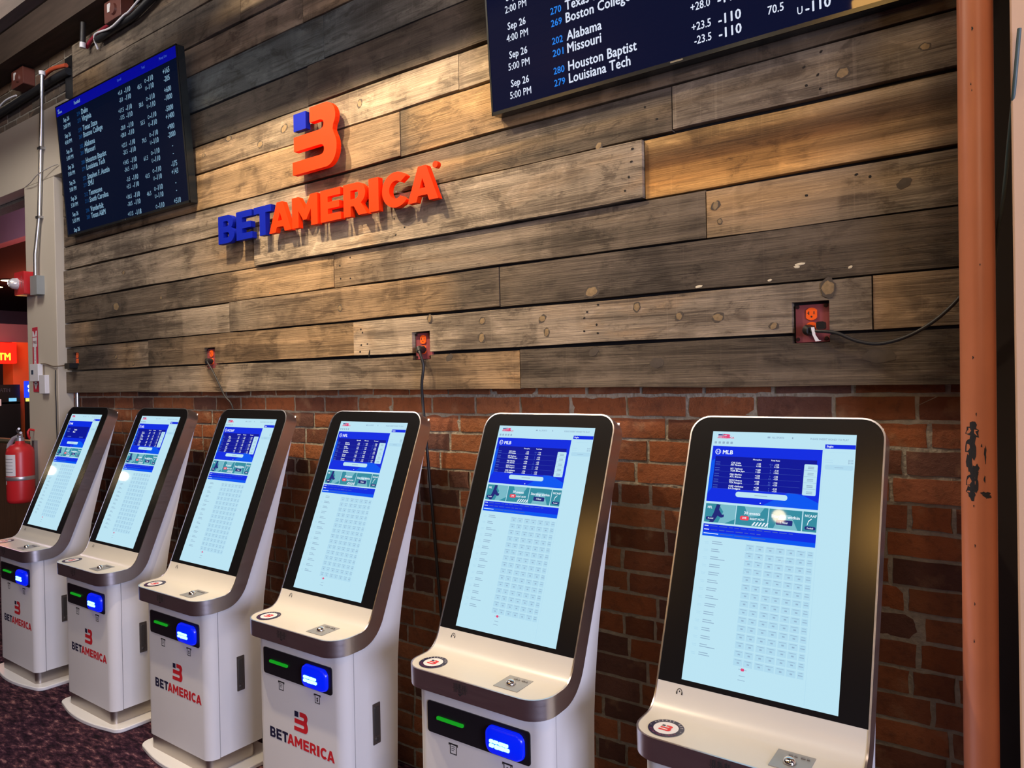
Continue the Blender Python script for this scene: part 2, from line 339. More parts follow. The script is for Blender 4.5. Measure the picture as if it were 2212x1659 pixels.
# brick wall: every brick modelled, in one mesh
mb = MB(); tints = []
def brick(x0, x1, z0, z1, y, col):
    r = random.uniform(.0008, .0024); nx = 5
    jx = lambda: random.uniform(-.0022, .0022)
    front = []; vs = []
    for i in range(nx+1):
        for k in range(4):
            u = i/nx; w = k/3
            x = x0+(x1-x0)*u; z = z0+(z1-z0)*w
            edge = (i in (0, nx)) or (k in (0, 3))
            vs.append((x+jx(), y+(r if edge else 0)+random.uniform(-.0015, .0015), z+jx()))
    fs = [(i*4+k, (i+1)*4+k, (i+1)*4+k+1, i*4+k+1) for i in range(nx) for k in range(3)]
    n0 = len(vs)
    ring = [i*4 for i in range(nx+1)]+[nx*4+k for k in range(1, 4)]+[i*4+3 for i in range(nx-1, -1, -1)]+[k for k in range(2, 0, -1)]
    vs += [(vs[i][0], 2.345, vs[i][2]) for i in ring]
    n = len(ring); fs += [(ring[i], ring[(i+1) % n], n0+(i+1) % n, n0+i) for i in range(n)]
    mb.add(vs, fs); tints.extend([col]*len(vs))
BP = [(.30, .105, .045), (.26, .09, .04), (.33, .125, .055), (.22, .08, .04), (.18, .07, .042), (.28, .10, .05), (.13, .06, .045), (.30, .10, .04)]
BD = [(.15, .115, .085), (.19, .14, .10), (.12, .095, .075), (.17, .11, .08)]
def brick_rows(ztop, nrows, xa, xb, pal=BP):
    for r in range(nrows):
        z1 = ztop-r*.0768-random.uniform(.0045, .0075); z0 = ztop-(r+1)*.0768+random.uniform(.0045, .0075)
        x = xa-(.113 if r % 2 else 0)-random.uniform(0, .04)
        hdr = (r % 6 == 5)
        while x < xb:
            L_ = (.113 if hdr else .226)*random.uniform(.94, 1.05)
            if random.random() < .06 and not hdr: L_ = .113
            a, b = max(x, xa), min(x+L_-.013, xb)
            if b-a > .02:
                c = random.choice(pal); k = random.uniform(.58, .98)
                brick(a, b, z0, z1, 2.302+random.uniform(-.0025, .002), (c[0]*k, c[1]*k, c[2]*k, 1))
            x += L_
brick_rows(1.693, 22, -5.37, -0.02)
brick_rows(4.24, 11, -11.0, -5.20, BD)
mb.box(-11, -5.36, 2.3065, 2.40, 3.08, 4.4, 1); tints.extend([(.2, .2, .2, 1)]*8)
mb.box(-5.36, 0.0, 2.3062, 2.40, 0, 4.4, 1); tints.extend([(.2, .2, .2, 1)]*8)
o = mb.build('wall_back', [BRICK, MORTAR], smooth=50); struct(o, 'old red brick wall behind the kiosks', 'wall')
at = o.data.color_attributes.new('tint', 'FLOAT_COLOR', 'POINT')
for i, c in enumerate(tints): at.data[i].color = c

# plank cladding, each board a solid piece of one mesh
GAPR = random.Random(11)
ROWZ = [1.638, 1.794, 1.953, 2.114, 2.270, 2.473, 2.626, 2.828, 2.978, 3.170, 3.376, 3.532, 3.724, 3.94]
XL, XR = -5.36, -0.150
G1 = (.185, .150, .112); G2 = (.125, .100, .075); G3 = (.24, .195, .145); T1 = (.26, .175, .095); T2 = (.21, .145, .085); D1 = (.075, .060, .048); D2 = (.10, .078, .056); B1 = (.30, .165, .055); L1 = (.33, .265, .19); BL = (.085, .105, .115)
PLANKS = [
 # row, x0, x1, colour stops along the board, proud
 (0, XL, -1.593, [(0, G2), (.25, D2), (.42, G3), (.46, T2), (.5, G3), (.75, G1), (.93, T2), (1, T1)], 0), (0, -1.593, XR, [(0, G2), (.5, D2), (1, D1)], .002),
 (1, XL, -4.285, [(0, D2), (.5, D1), (.8, T2), (1, G3)], 0), (1, -4.285, -2.503, [(0, D2), (.5, T2), (1, T1)], .001), (1, -2.503, -.384, [(0, L1), (.2, L1), (.3, G3), (.7, G3), (.9, G3), (1, G1)], .004), (1, -.384, XR, [(0, T2), (1, G2)], 0),
 (2, XL, -3.456, [(0, G2), (.15, T2), (.25, D2), (.7, G1), (1, G3)], 0), (2, -3.456, -1.683, [(0, G1), (.4, T2), (.8, T1), (.9, D2), (1, D2)], .001), (2, -1.683, XR, [(0, D2), (.4, D1), (.7, D2), (1, D1)], -.002),
 (3, XL, -2.63, [(0, D2), (.35, D2), (.6, G2), (.8, T1), (1, T1)], -.001), (3, -2.63, -.86, [(0, T2), (.3, G1), (.7, G2), (1, D2)], -.002), (3, -.86, XR, [(0, T1), (.3, T1), (.8, G1), (1, D2)], 0),
 (4, XL, -3.213, [(0, G1), (.3, G3), (.7, G1), (1, T2)], .002), (4, -3.213, -1.07, [(0, L1), (.3, L1), (.6, G3), (1, G3)], .014), (4, -1.07, XR, [(0, B1), (.5, B1), (.8, T2), (1, D2)], -.002),
 (5, XL, -2.805, [(0, G1), (.7, G1), (1, G3)], 0), (5, -2.805, -.968, [(0, T1), (.4, T2), (.75, G2), (1, G2)], .001), (5, -.968, XR, [(0, G3), (.5, G1), (1, G1)], .001),
 (6, XL, -2.19, [(0, G2), (.5, T1), (1, T2)], .002), (6, -2.19, XR, [(0, D2), (.08, T1), (.4, T1), (.6, G2), (1, G2)], 0),
 (7, XL, -1.863, [(0, G2), (.4, T1), (.7, G3), (1, L1)], .001), (7, -1.863, XR, [(0, L1), (.3, T2), (1, G2)], .002),
 (8, XL, -2.783, [(0, G2), (.6, D2), (1, D1)], 0), (8, -2.783, XR, [(0, D2), (.5, D2), (1, G2)], .003),
 (9, XL, -2.664, [(0, G2), (.5, BL), (1, BL)], .001), (9, -2.664, XR, [(0, BL), (.5, G1), (1, G1)], .002),
 (10, XL, -2.808, [(0, G1), (.5, D2), (.8, G3), (1, G3)], 0), (10, -2.808, XR, [(0, L1), (.2, T1), (1, G1)], .002),
 (11, -5.17, -3.3, [(0, T2), (.15, T1), (.3, G1), (1, G2)], 0), (11, -3.3, XR, [(0, G1), (1, G2)], .001),
 (12, -5.17, -2.4, [(0, G1), (.5, G2), (.7, T2), (1, G1)], 0), (12, -2.4, XR, [(0, G2), (1, G1)], .001),
]
OUTLETS = [(-.549, 1.829, .052, .061), (-2.093, 1.827, .050, .060), (-3.645, 1.825, .050, .058), (-5.215, 1.87, .040, .045)]
mb = MB(); tints = []; pids = []
def lerp3(stops, u):
    for (a, ca), (b, cb) in zip(stops, stops[1:]):
        if u <= b: k = (u-a)/max(b-a, 1e-6); return tuple(p+(q-p)*k for p, q in zip(ca, cb))
    return stops[-1][1]
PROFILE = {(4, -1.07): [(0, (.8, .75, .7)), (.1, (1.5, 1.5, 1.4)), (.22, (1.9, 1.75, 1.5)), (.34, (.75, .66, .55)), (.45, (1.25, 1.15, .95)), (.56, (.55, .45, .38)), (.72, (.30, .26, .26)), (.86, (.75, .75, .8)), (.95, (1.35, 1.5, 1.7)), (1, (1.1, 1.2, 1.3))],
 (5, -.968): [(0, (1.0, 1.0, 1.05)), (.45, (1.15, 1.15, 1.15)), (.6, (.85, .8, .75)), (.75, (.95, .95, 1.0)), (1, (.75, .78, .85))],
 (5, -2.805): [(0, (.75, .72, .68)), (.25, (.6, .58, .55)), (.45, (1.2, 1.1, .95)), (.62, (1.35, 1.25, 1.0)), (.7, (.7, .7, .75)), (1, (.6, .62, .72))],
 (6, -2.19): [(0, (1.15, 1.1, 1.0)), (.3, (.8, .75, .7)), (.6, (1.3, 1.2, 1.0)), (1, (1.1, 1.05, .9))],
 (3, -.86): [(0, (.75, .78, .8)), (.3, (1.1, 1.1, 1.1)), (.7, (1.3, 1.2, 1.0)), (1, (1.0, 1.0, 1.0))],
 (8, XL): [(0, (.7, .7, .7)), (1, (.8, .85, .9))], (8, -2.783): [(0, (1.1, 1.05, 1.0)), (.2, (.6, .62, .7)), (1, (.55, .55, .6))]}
ZZ = (0, .006, .09, .2, .32, .44, .5, .56, .68, .8, .91, .994, 1.0); NZ = len(ZZ)
def plank(x0, x1, z0, z1, stops, proud, pid, fx0, fx1, fz0, fz1, prof):
    y = WALL_Y-proud; nx = max(1, int((x1-x0)/.06)); vs = []; ws = []
    for i in range(nx+1):
        u = i/nx; x = x0+(x1-x0)*u
        wob = .0022*math.sin(x*3.1+pid*40)+.0012*math.sin(x*9+pid*70)
        for k, w in enumerate(ZZ):
            z = z0+(z1-z0)*w+wob*(1 if k < 2 else (.0 if 2 <= k < NZ-2 else -.7))
            ey = .0035 if k in (0, NZ-1) else 0
            if i in (0, nx): ey = max(ey, .002)
            vs.append((x, y+ey, z))
    fs = [(i*NZ+k, (i+1)*NZ+k, (i+1)*NZ+k+1, i*NZ+k+1) for i in range(nx) for k in range(NZ-1)]
    ring = [i*NZ for i in range(nx+1)]+[nx*NZ+k for k in range(1, NZ)]+[i*NZ+NZ-1 for i in range(nx-1, -1, -1)]+[k for k in range(NZ-2, 0, -1)]
    n0 = len(vs); vs += [(vs[i][0], WALL_Y+.024, vs[i][2]) for i in ring]; n = len(ring)
    fs += [(ring[i], ring[(i+1) % n], n0+(i+1) % n, n0+i) for i in range(n)]
    mb.add(vs, fs)
    for v in vs:
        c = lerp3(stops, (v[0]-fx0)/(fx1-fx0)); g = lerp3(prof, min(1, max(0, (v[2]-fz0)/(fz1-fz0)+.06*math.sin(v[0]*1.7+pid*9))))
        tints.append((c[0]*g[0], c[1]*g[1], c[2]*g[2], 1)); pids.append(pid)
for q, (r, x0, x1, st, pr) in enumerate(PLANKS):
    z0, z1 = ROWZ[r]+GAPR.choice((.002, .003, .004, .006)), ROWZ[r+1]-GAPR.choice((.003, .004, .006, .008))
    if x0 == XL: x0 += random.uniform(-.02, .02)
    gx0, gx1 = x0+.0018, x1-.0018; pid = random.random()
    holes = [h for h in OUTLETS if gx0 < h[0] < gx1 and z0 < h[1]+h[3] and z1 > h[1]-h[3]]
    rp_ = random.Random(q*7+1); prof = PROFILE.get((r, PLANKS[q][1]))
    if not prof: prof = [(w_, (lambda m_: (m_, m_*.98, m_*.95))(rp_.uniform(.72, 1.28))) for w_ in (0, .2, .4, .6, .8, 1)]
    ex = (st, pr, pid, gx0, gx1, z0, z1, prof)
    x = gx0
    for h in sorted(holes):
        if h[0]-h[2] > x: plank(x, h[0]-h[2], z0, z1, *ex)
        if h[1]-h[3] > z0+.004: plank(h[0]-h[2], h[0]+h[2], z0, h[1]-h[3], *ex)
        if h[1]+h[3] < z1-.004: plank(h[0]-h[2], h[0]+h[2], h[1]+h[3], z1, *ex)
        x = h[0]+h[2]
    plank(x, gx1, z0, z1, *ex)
nwood = len(mb.v)
KNOTS = [(-2.04, 1.935, .012, .016), (-1.765, 1.908, .013, .016), (-1.77, 1.843, .017, .018), (-1.485, 1.899, .014, .014), (-1.467, 1.848, .012, .015), (-1.104, 1.914, .014, .014), (-1.28, 1.981, .024, .022), (-2.589, 2.018, .014, .014),
 (-.954, 1.873, .013, .013), (-.825, 1.861, .02, .013), (-.654, 1.824, .012, .011), (-.499, 1.925, .019, .026), (-.828, 2.213, .012, .014), (-.815, 2.161, .008, .008), (-4.653, 2.177, .045, .024), (-4.546, 2.377, .02, .012), (-4.126, 2.189, .012, .009),
 (-2.963, 2.915, .022, .020), (-3.157, 2.877, .020, .019), (-3.424, 2.962, .022, .016), (-3.657, 2.919, .014, .010), (-2.432, 2.91, .016, .016), (-.451, 2.53, .016, .018), (-.246, 2.547, .013, .010), (-1.24, 2.483, .014, .012), (-4.668, 1.865, .016, .013), (-4.453, 1.817, .016, .01)]
def blob(x, z, rx, rz, y, mi, n=14, tilt=.5):
    ph = random.random()*6
    vs = [(x, y-.0006, z)]
    for k in range(n):
        a = 2*PI*k/n; rr = 1+.16*math.sin(2*a+ph)+.09*math.sin(5*a+ph*2)
        vs.append((x+rx*rr*math.cos(a)+tilt*rz*rr*math.sin(a)*.35, y, z+rz*rr*math.sin(a)))
    vs += [(v[0], y+.006, v[2]) for v in vs[1:]]
    fs = [(0, 1+k, 1+(k+1) % n) for k in range(n)]+[(1+k, 1+n+k, 1+n+(k+1) % n, 1+(k+1) % n) for k in range(n)]
    mb.add(vs, fs, mi); tints.extend([(.2, .15, .1, 1)]*len(vs)); pids.extend([0]*len(vs))
def proud_at(x, z):
    for (r, x0, x1, st, pr) in PLANKS:
        if ROWZ[r] <= z <= ROWZ[r+1] and x0 <= x <= x1: return pr
    return 0
for x, z, rx, rz in KNOTS:
    y = WALL_Y-proud_at(x, z)
    blob(x, z, rx*1.13, rz*1.13, y-.0006, 2); blob(x, z, rx*.82, rz*.82, y-.0010, 1)
HOLES = [(-2.451, 1.914), (-2.441, 1.899), (-2.411, 1.847), (-2.451, 1.844), (-2.459, 1.815), (-2.4, 1.805), (-1.308, 1.89), (-1.259, 1.864), (-1.309, 1.844), (-1.255, 1.834), (-1.296, 1.911), (-1.252, 1.933), (-2.221, 2.369), (-2.162, 2.325), (-2.214, 2.3), (-2.588, 2.211), (-2.518, 2.241), (-2.584, 2.152), (-2.519, 2.147),
 (-.508, 2.606), (-.556, 2.574), (-.518, 2.542), (-.55, 2.519), (-.512, 2.5), (-.555, 2.2), (-.42, 2.237), (-.385, 2.225), (-1.105, 2.443), (-1.11, 2.401), (-1.12, 2.351), (-1.135, 2.307), (-1.063, 2.576), (-1.021, 2.527)]
for x, z in HOLES: blob(x, z, .0045, .0038, WALL_Y-proud_at(x, z)-.0008, 3, 9)
for x, z, a in ((-.577, 2.002, .016), (-.586, 1.995, .009), (-.888, 1.964, .013), (-.665, 1.963, .006), (-.44, 1.979, .006)): blob(x, z, a, .004, WALL_Y-proud_at(x, z)-.0008, 4, 9)
for x, z, a, c in ((-.369, 1.724, .038, .022), (-1.036, 1.725, .022, .02), (-.301, 2.192, .02, .013), (-1.273, 1.77, .018, .016), (-1.941, 1.772, .017, .015)):
    blob(x, z, a, c, WALL_Y-proud_at(x, z)-.0008, 2)
for x, z, a in ((-2.4, 1.806, .004),): blob(x, z, a, .016, WALL_Y-.005, 3, 9)
KNOT = mat('pale_knot', (.22, .15, .075), .7, noise=.5, nscale=110); KNOTD = mat('dark_knot_ring', (.065, .05, .038), .8, noise=.3, nscale=60)
HOLE = mat('nail_hole', (.008, .006, .005), .9); FLECK = mat('paint_fleck', (.62, .55, .40), .7)
o = mb.build('trim_1', [WOOD, KNOT, KNOTD, HOLE, FLECK]); struct(o, 'reclaimed barn wood plank cladding', 'cladding')
o.data.attributes.new('pid', 'FLOAT', 'POINT'); o.data.color_attributes.new('tint', 'FLOAT_COLOR', 'POINT')
o.data.attributes['pid'].data.foreach_set('value', pids); o.data.attributes['tint'].data.foreach_set('color', [q for c in tints for q in c])
# furring behind the boards
m = MB(); m.box(XL+.03, XR, 2.275, 2.302, 1.66, 3.9); struct(m.build('trim_2', BLACK), 'dark backing behind the boards', 'trim')

# pilaster and beam at the far end of the planks
m = MB(); m.box(-5.83, -5.362, 2.20, 2.30, 0, 3.10); struct(m.build('wall_left', DRYWALL, bevel=.004), 'cream plaster pilaster at the left end of the planks', 'wall')
m = MB(); m.box(-12.0, -5.15, 2.20, 2.30, 3.101, 3.57)
struct(m.build('trim_3', DRYWALL, bevel=.004), 'cream plaster beam over the opening', 'beam')
m = MB(); m.box(-.052, 1.2, 1.99, 2.6, 0, 4.3); struct(m.build('wall_right', mat('cream_paint', (.64, .43, .29), .7, noise=.06, nscale=6), bevel=.004), 'cream painted wall corner at the right edge', 'wall')
m = MB(); m.box(-.148, -.02, 2.262, 2.30, 0, 4.3); struct(m.build('trim_4', mat('dark_gap_sheet', (.014, .009, .007), .8, noise=.4, nscale=5)), 'dark sheet coloured as shade in the gap behind the rust coloured pipe', 'trim')  # sheet coloured near black to stand in for shade in the gap
# timber ceiling: ledger against the wall, beam, joist boards
m = MB(); m.box(-12, 0.2, 2.13, 2.32, 3.995, 4.20); struct(m.build('trim_5', DARKWOOD), 'dark timber ledger along the wall top', 'beam')
m = MB(); m.box(-12, 0.6, 1.60, 1.66, 3.655, 3.88); struct(m.build('trim_6', DARKWOOD), 'dark timber ceiling beam parallel to the wall', 'beam')
m = MB()
y = -7.2
while y < 3.6:
    m.box(-19, 6.2, y, y+.19, 4.30, 4.36); y += .2
struct(m.build('ceiling', DARKWOOD), 'dark timber board ceiling', 'ceiling')
# the rest of the room the glass and steel mirror
PLUM = mat('plum_wall_paint', (.24, .19, .24), .8, noise=.2, nscale=2)
m = MB(); m.box(-19, 6.2, -7.3, -7.2, 0, 4.4); struct(m.build('wall_front', PLUM))
m = MB()
m.box(6.2, 6.3, -7.2, -3.0, 0, 4.4); m.box(6.2, 6.3, -.2, 2.6, 0, 4.4); m.box(6.2, 6.3, -3.0, -.2, 0, 1.0); m.box(6.2, 6.3, -3.0, -.2, 3.4, 4.4)
struct(m.build('wall_east', PLUM))
m = MB(); m.box(1.2, 6.2, 2.3, 2.6, 0, 4.4); struct(m.build('wall_side', PLUM))
fr = MB()
for a in (-3.0, -2.1, -1.15, -.28): fr.box(6.2, 6.28, a, a+.08, 1.0, 3.4)
for a in (1.0, 3.32): fr.box(6.2, 6.28, -3.0, -.2, a, a+.08)
struct(fr.build('added_window_1', BLACK))  # invented window frame, added to go with the cool side fill
m = MB(); m.box(-19.1, -19, -7.2, 10, 0, 4.4); struct(m.build('wall_far', PLUM))
# bar area past the opening
m = MB(); m.box(-19, -5.0, 9.9, 10, 0, 4.4); struct(m.build('wall_bar', PLUM))
m = MB(); m.box(-5.2, -5.0, 2.62, 9.9, 0, 4.4); struct(m.build('wall_bar_side', PLUM))
m = MB(); m.box(-19, -5.2, 3.62, 9.9, 3.45, 3.5); struct(m.build('trim_7', mat('dark_bar_ceiling', (.03, .02, .025), .8)), 'dark ceiling of the bar area', 'ceiling')
m = MB(); m.box(-14, -5.84, 3.5, 3.62, 3.40, 4.2); struct(m.build('trim_8', mat('mauve_soffit', (.42, .27, .36), .8, noise=.1, nscale=3)), 'mauve painted soffit past the opening', 'trim')
m = MB(); m.box(-10.6, -10.2, 3.2, 4.6, 2.25, 2.47); struct(m.build('trim_9', mat('slate_soffit', (.16, .13, .17), .8)), 'slate soffit over the cash machine', 'trim')
m = MB(); m.box(-10.5, -10.2, 3.68, 4.6, 0, 2.25); struct(m.build('wall_orange', mat('orange_wall', (.75, .16, .03), .7)), 'orange wall beside the cash machine', 'wall')
m = MB(); m.box(-10.9, -10.7, 2.9, 3.7, 1.0, 2.25); struct(m.build('wall_yellow', mat('mustard_wall', (.45, .28, .05), .7)), 'mustard wall behind the cash machine', 'wall')

# ------------------------------------------------------------------ betting kiosks
# side profile of the tray-and-head slab: (depth v, height w), local to the kiosk base
def slab_path():
    P = [(-.200, .772), (-.150, .7735), (-.100, .775), (-.080, .7758)]
    a, c, b = Vector((-.080, .7758)), Vector((-.040, .7785)), Vector((-.0195, .832))
    for i in range(1, 13):
        t = i/12; q = a*(1-t)**2+c*2*t*(1-t)+b*t*t; P.append((q.x, q.y))
    d = Vector((.268, .655)).normalized(); q0 = Vector((-.0195, .832))
    for i in range(1, 25): q = q0+d*(.783*i/24); P.append((q.x, q.y))
    return P
PATH = slab_path(); CUM = [0]
for p, q in zip(PATH, PATH[1:]): CUM.append(CUM[-1]+math.hypot(q[0]-p[0], q[1]-p[1]))
SL = CUM[-1]
def path_at(s):
    s = min(max(s, 0), SL)
    for i in range(len(PATH)-1):
        if s <= CUM[i+1] or i == len(PATH)-2:
            k = (s-CUM[i])/(CUM[i+1]-CUM[i]); p, q = PATH[i], PATH[i+1]
            d = Vector((q[0]-p[0], q[1]-p[1])).normalized()
            # blend normals over vertices
            nrm = Vector((-d.y, d.x))
            if i+2 < len(PATH) and k > .5:
                r = PATH[i+2]; d2 = Vector((r[0]-q[0], r[1]-q[1])).normalized(); nrm = nrm.lerp(Vector((-d2.y, d2.x)), k-.5)
            elif i > 0 and k < .5:
                r = PATH[i-1]; d2 = Vector((p[0]-r[0], p[1]-r[1])).normalized(); nrm = nrm.lerp(Vector((-d2.y, d2.x)), .5-k)
            nrm.normalize()
            return p[0]+(q[0]-p[0])*k, p[1]+(q[1]-p[1])*k, nrm
HW, RF, RT, TH = .270, .075, .060, .060
def half(s, inset=0.0):
    h = HW-inset; rf, rt = RF-inset, RT-inset
    if s < inset+rf: d = rf-max(s-inset, 0); return h-rf+math.sqrt(max(rf*rf-d*d, 0))
    if s > SL-inset-rt: d = rt-max(SL-inset-s, 0); return h-rt+math.sqrt(max(rt*rt-d*d, 0))
    return h
def on_slab(u, s, off=0.0):
    v, w, n = path_at(s); return (u, v+n.x*off, w+n.y*off)
def svals(inset, a=None, b=None):
    ss = [inset+RF*(1-math.cos(PI/2*i/8)) for i in range(9)]
    ss += [x for x in CUM if inset+RF < x < SL-inset-RT]
    ss += [SL-inset-RT+RT*math.sin(PI/2*i/8) for i in range(9)]
    if a is not None: ss = [a]+[x for x in ss if a+1e-4 < x < b-1e-4]+[b]
    return ss
S_BEZ = CUM[15]+.012                           # where the glass begins
def slab_face(mb, a, b, inset, off, mi=0, nt=6):
    ss = svals(inset, a, b); vs = []
    for s in ss:
        h = half(s, inset)
        for k in range(nt+1): vs.append(on_slab(h*(2*k/nt-1), s, off))
    n = nt+1
    mb.add(vs, [(i*n+k, i*n+k+1, (i+1)*n+k+1, (i+1)*n+k) for i in range(len(ss)-1) for k in range(nt)], mi)
DN = Vector((-.9256, .3787)); DD = Vector((.3787, .9256))     # display: outward normal and upward direction in (v, w)
DTL = Vector((.264, 1.512))
DW, DH = .3974, .708
S_TOP = SL-(1.5575-1.512)/.9256
def on_disp(x, y, lay): return on_slab((x-.5)*DW, S_TOP-y*DH, .0010+lay*.00025)
SC = {}
def scol(n, rgb, s=1.0): SC[n] = emi('screen_'+n, rgb, s); return SC[n]
PAL = [('white', (188, 228, 243)), ('blue', (8, 44, 225)), ('deep', (6, 20, 150)), ('pale', (176, 218, 238)), ('grey', (148, 178, 203)), ('text', (235, 245, 255)), ('teal', (52, 140, 160)), ('teal2', (120, 185, 200)), ('coral', (240, 70, 90)), ('pink', (225, 70, 120)), ('navy', (30, 40, 120)), ('azure', (0, 86, 240)), ('dim', (70, 95, 190))]
DMATS = [scol(n, c, 1.0) for n, c in PAL]; DI = {n: i for i, (n, c) in enumerate(PAL)}
def ui_rect(mb, x0, y0, x1, y1, c, lay, r=0):
    if r:
        pts = rrect(x0, x1, y0*DH/DW, y1*DH/DW, r, 4); vs = [on_disp(a, b*DW/DH, lay) for a, b in pts]
        mb.add(vs, [tuple(range(len(vs)))], DI[c])
    else: mb.add([on_disp(x0, y0, lay), on_disp(x1, y0, lay), on_disp(x1, y1, lay), on_disp(x0, y1, lay)], [(0, 1, 2, 3)], DI[c])
def ui_poly(mb, pts, c, lay): mb.add([on_disp(x, y, lay) for x, y in pts], [tuple(range(len(pts)))], DI[c])
def ui_text(mb, s, x, y, h, c, lay=4, w=None, align='l', bold=.03, sx=.8):
    """baseline at y; h is cap height as a share of display height"""
    put_text(mb, s, 0, 0, 1, lambda a, b: on_disp(x+a, y-b*h, lay), DI[c], w=w, align=align, bold=bold, sx=h*DH/DW*sx)
def display_mesh(league, kind):
    d = MB(); R = random.Random(league+kind)
    ui_rect(d, 0, 0, 1, 1, 'white', 0)
    put_emblem(d, .04, 0, 1, lambda a, b: on_disp(.04+(a-.04)*.09, .030-b*.018, 2), DI['pink'], DI['navy'])
    ui_text(d, 'BET', .072, .018, .007, 'navy', 2, bold=.04); ui_text(d, 'AMERICA', .072, .030, .008, 'pink', 2, w=.094, bold=.04)
    ui_text(d, 'ALL SPORTS', .44, .024, .008, 'grey', 2, w=.085); ui_rect(d, .409, .017, .428, .024, 'grey', 2); ui_rect(d, .58, .016, .588, .024, 'grey', 2, .003)
    ui_text(d, 'PLEASE INSERT MONEY TO PLAY', .704, .025, .008, 'grey', 2, w=.25)
    for k in range(5): ui_rect(d, .022+k*.03, .044, .040+k*.03, .054, 'grey', 2, .004)
    ui_rect(d, .014, .064, .791, .301, 'blue', 1)
    ui_poly(d, [(.42, .301), (.60, .24), (.70, .252), (.791, .275), (.791, .301)], 'azure', 1.5); ui_poly(d, [(.014, .13), (.043, .12), (.043, .244), (.014, .27)], 'azure', 1.5)
    # ball badge and league name
    pts = arc(.058, .089*DH/DW, .021, .021, 0, 360, 18)
    for k in range(18):
        (a, b), (a2, b2) = pts[k], pts[k+1]; cx, cy = .058, .089*DH/DW
        ui_poly(d, [(a, b*DW/DH), (a2, b2*DW/DH), ((a2*.8+cx*.2), (b2*.8+cy*.2)*DW/DH), ((a*.8+cx*.2), (b*.8+cy*.2)*DW/DH)], 'text', 3)
    for sgn in (-1, 1):
        q = arc(.058+sgn*.026, .089*DH/DW, .019, .019, 90+sgn*60, 90+sgn*120, 6)
        for (a, b), (a2, b2) in zip(q, q[1:]): ui_poly(d, [(a-.002, b*DW/DH), (a2-.002, b2*DW/DH), (a2+.002, b2*DW/DH), (a+.002, b*DW/DH)], 'text', 3)
    ui_text(d, league, .094, .098, .018, 'text', 3, bold=.03, sx=.95)
    if kind == 'short':
        ui_rect(d, .043, .115, .761, .22, 'deep', 2); ui_text(d, 'Steelers', .30, .150, .013, 'text', 3, bold=.06); ui_text(d, 'Ravens', .28, .170, .013, 'text', 3, bold=.06)
        for k in range(2): ui_rect(d, .08, .135+.022*k, .16, .145+.022*k, 'dim', 3)
        for x in (.16, .55): ui_rect(d, x, .205, x+.12, .212, 'dim', 3)
    else:
        ui_rect(d, .043, .108, .761, .244, 'deep', 2)
        cols = {'MLB': [.354, .481], 'x': [.36, .48, .62]}.get(league if league == 'MLB' else 'x')
        for j, x in enumerate(cols): ui_text(d, ['Moneyline', 'Total Runs'][j] if league == 'MLB' else ['Spread', 'Money', 'Total'][j], x, .119, .006, 'text', 3, align='c', w=.062)
        T = {'MLB': [('CHI Cubs', 'PIT Pirates'), ('NY Yankees', 'TOR Blue Jays'), ('MIA Marlins', 'ATL Braves'), ('HOU Astros', 'TEX Rangers'), ('OAK Athletics', 'LA Dodgers')],
             'NFL': [('Houston', 'Pittsburgh'), ('Buffalo', 'Las Vegas'), ('Cleveland', 'Washington'), ('Chicago', 'Atlanta'), ('Detroit', 'Arizona')],
             'NCAAF': [('Duke', 'Virginia'), ('Alabama', 'Missouri'), ('Boston', 'Texas'), ('SMU', 'Austin'), ('UTEP', 'LSU')]}.get(league, [('Bruins', 'Rangers')]*5)
        for r in range(5):
            y = .137+r*.0245
            ui_rect(d, .05, y+.0095, .66, y+.0101, 'dim', 3)
            for k in range(2):
                ui_rect(d, .05, y-.005+k*.009, .085, y-.002+k*.009, 'dim', 3)
                ui_text(d, T[r][k], .166, y+k*.0095, .0074, 'text', 3, bold=.035, sx=.95)
                for j, x in enumerate(cols):
                    ui_text(d, R.choice(['-110', '+105', '-125', '+120']), x+.012, y+k*.0095, .0072, 'text', 3, align='c', bold=.035, sx=.95)
                    if j: ui_text(d, R.choice(['8.5', '9', '47.5']), x-.028, y+k*.0095, .0066, 'dim', 3, align='c', bold=.03)
        ui_rect(d, .680, .125, .768, .248, 'white', 3, .008)
        for k in range(5):
            for q in range(2): ui_rect(d, .705, .134+k*.0246+q*.006, .745, .137+k*.0246+q*.006, 'grey', 4)
            if k: ui_rect(d, .682, .1245+k*.0246, .766, .1251+k*.0246, 'dim', 4)
    ui_rect(d, .224, .253, .586, .275, 'white', 3, .018); ui_rect(d, .36, .2625, .45, .2655, 'grey', 4); ui_rect(d, .402, .2905, .410, .2955, 'text', 3, .0035)
    # promo tiles
    for a, b in ((.016, .239), (.245, .467), (.473, .693), (.700, .791)): ui_rect(d, a, .310, b, .3865, 'teal', 1)
    ui_poly(d, [(.11, .310), (.238, .310), (.239, .366), (.17, .386), (.12, .386), (.15, .34)], 'teal2', 2)
    ui_poly(d, [(.096, .312), (.125, .312), (.118, .333), (.142, .352), (.158, .351), (.157, .362), (.138, .365), (.112, .358), (.085, .386), (.055, .386), (.082, .345)], 'navy', 2.5)
    ui_text(d, 'NFL', .032, .330, .010, 'text', 3); ui_rect(d, .028, .364, .098, .378, 'navy', 3, .01); ui_text(d, 'Football', .063, .3735, .006, 'text', 4, align='c')
    ui_poly(d, [(.30, .310), (.44, .310), (.40, .345), (.33, .35)], 'teal2', 2)
    ui_text(d, '30 events', .30, .342, .012, 'text', 3, w=.115); ui_rect(d, .275, .349, .338, .366, 'coral', 3, .012); ui_text(d, 'LIVE', .306, .361, .008, 'text', 4, align='c'); ui_text(d, 'RIGHT NOW', .345, .362, .009, 'text', 3, w=.10)
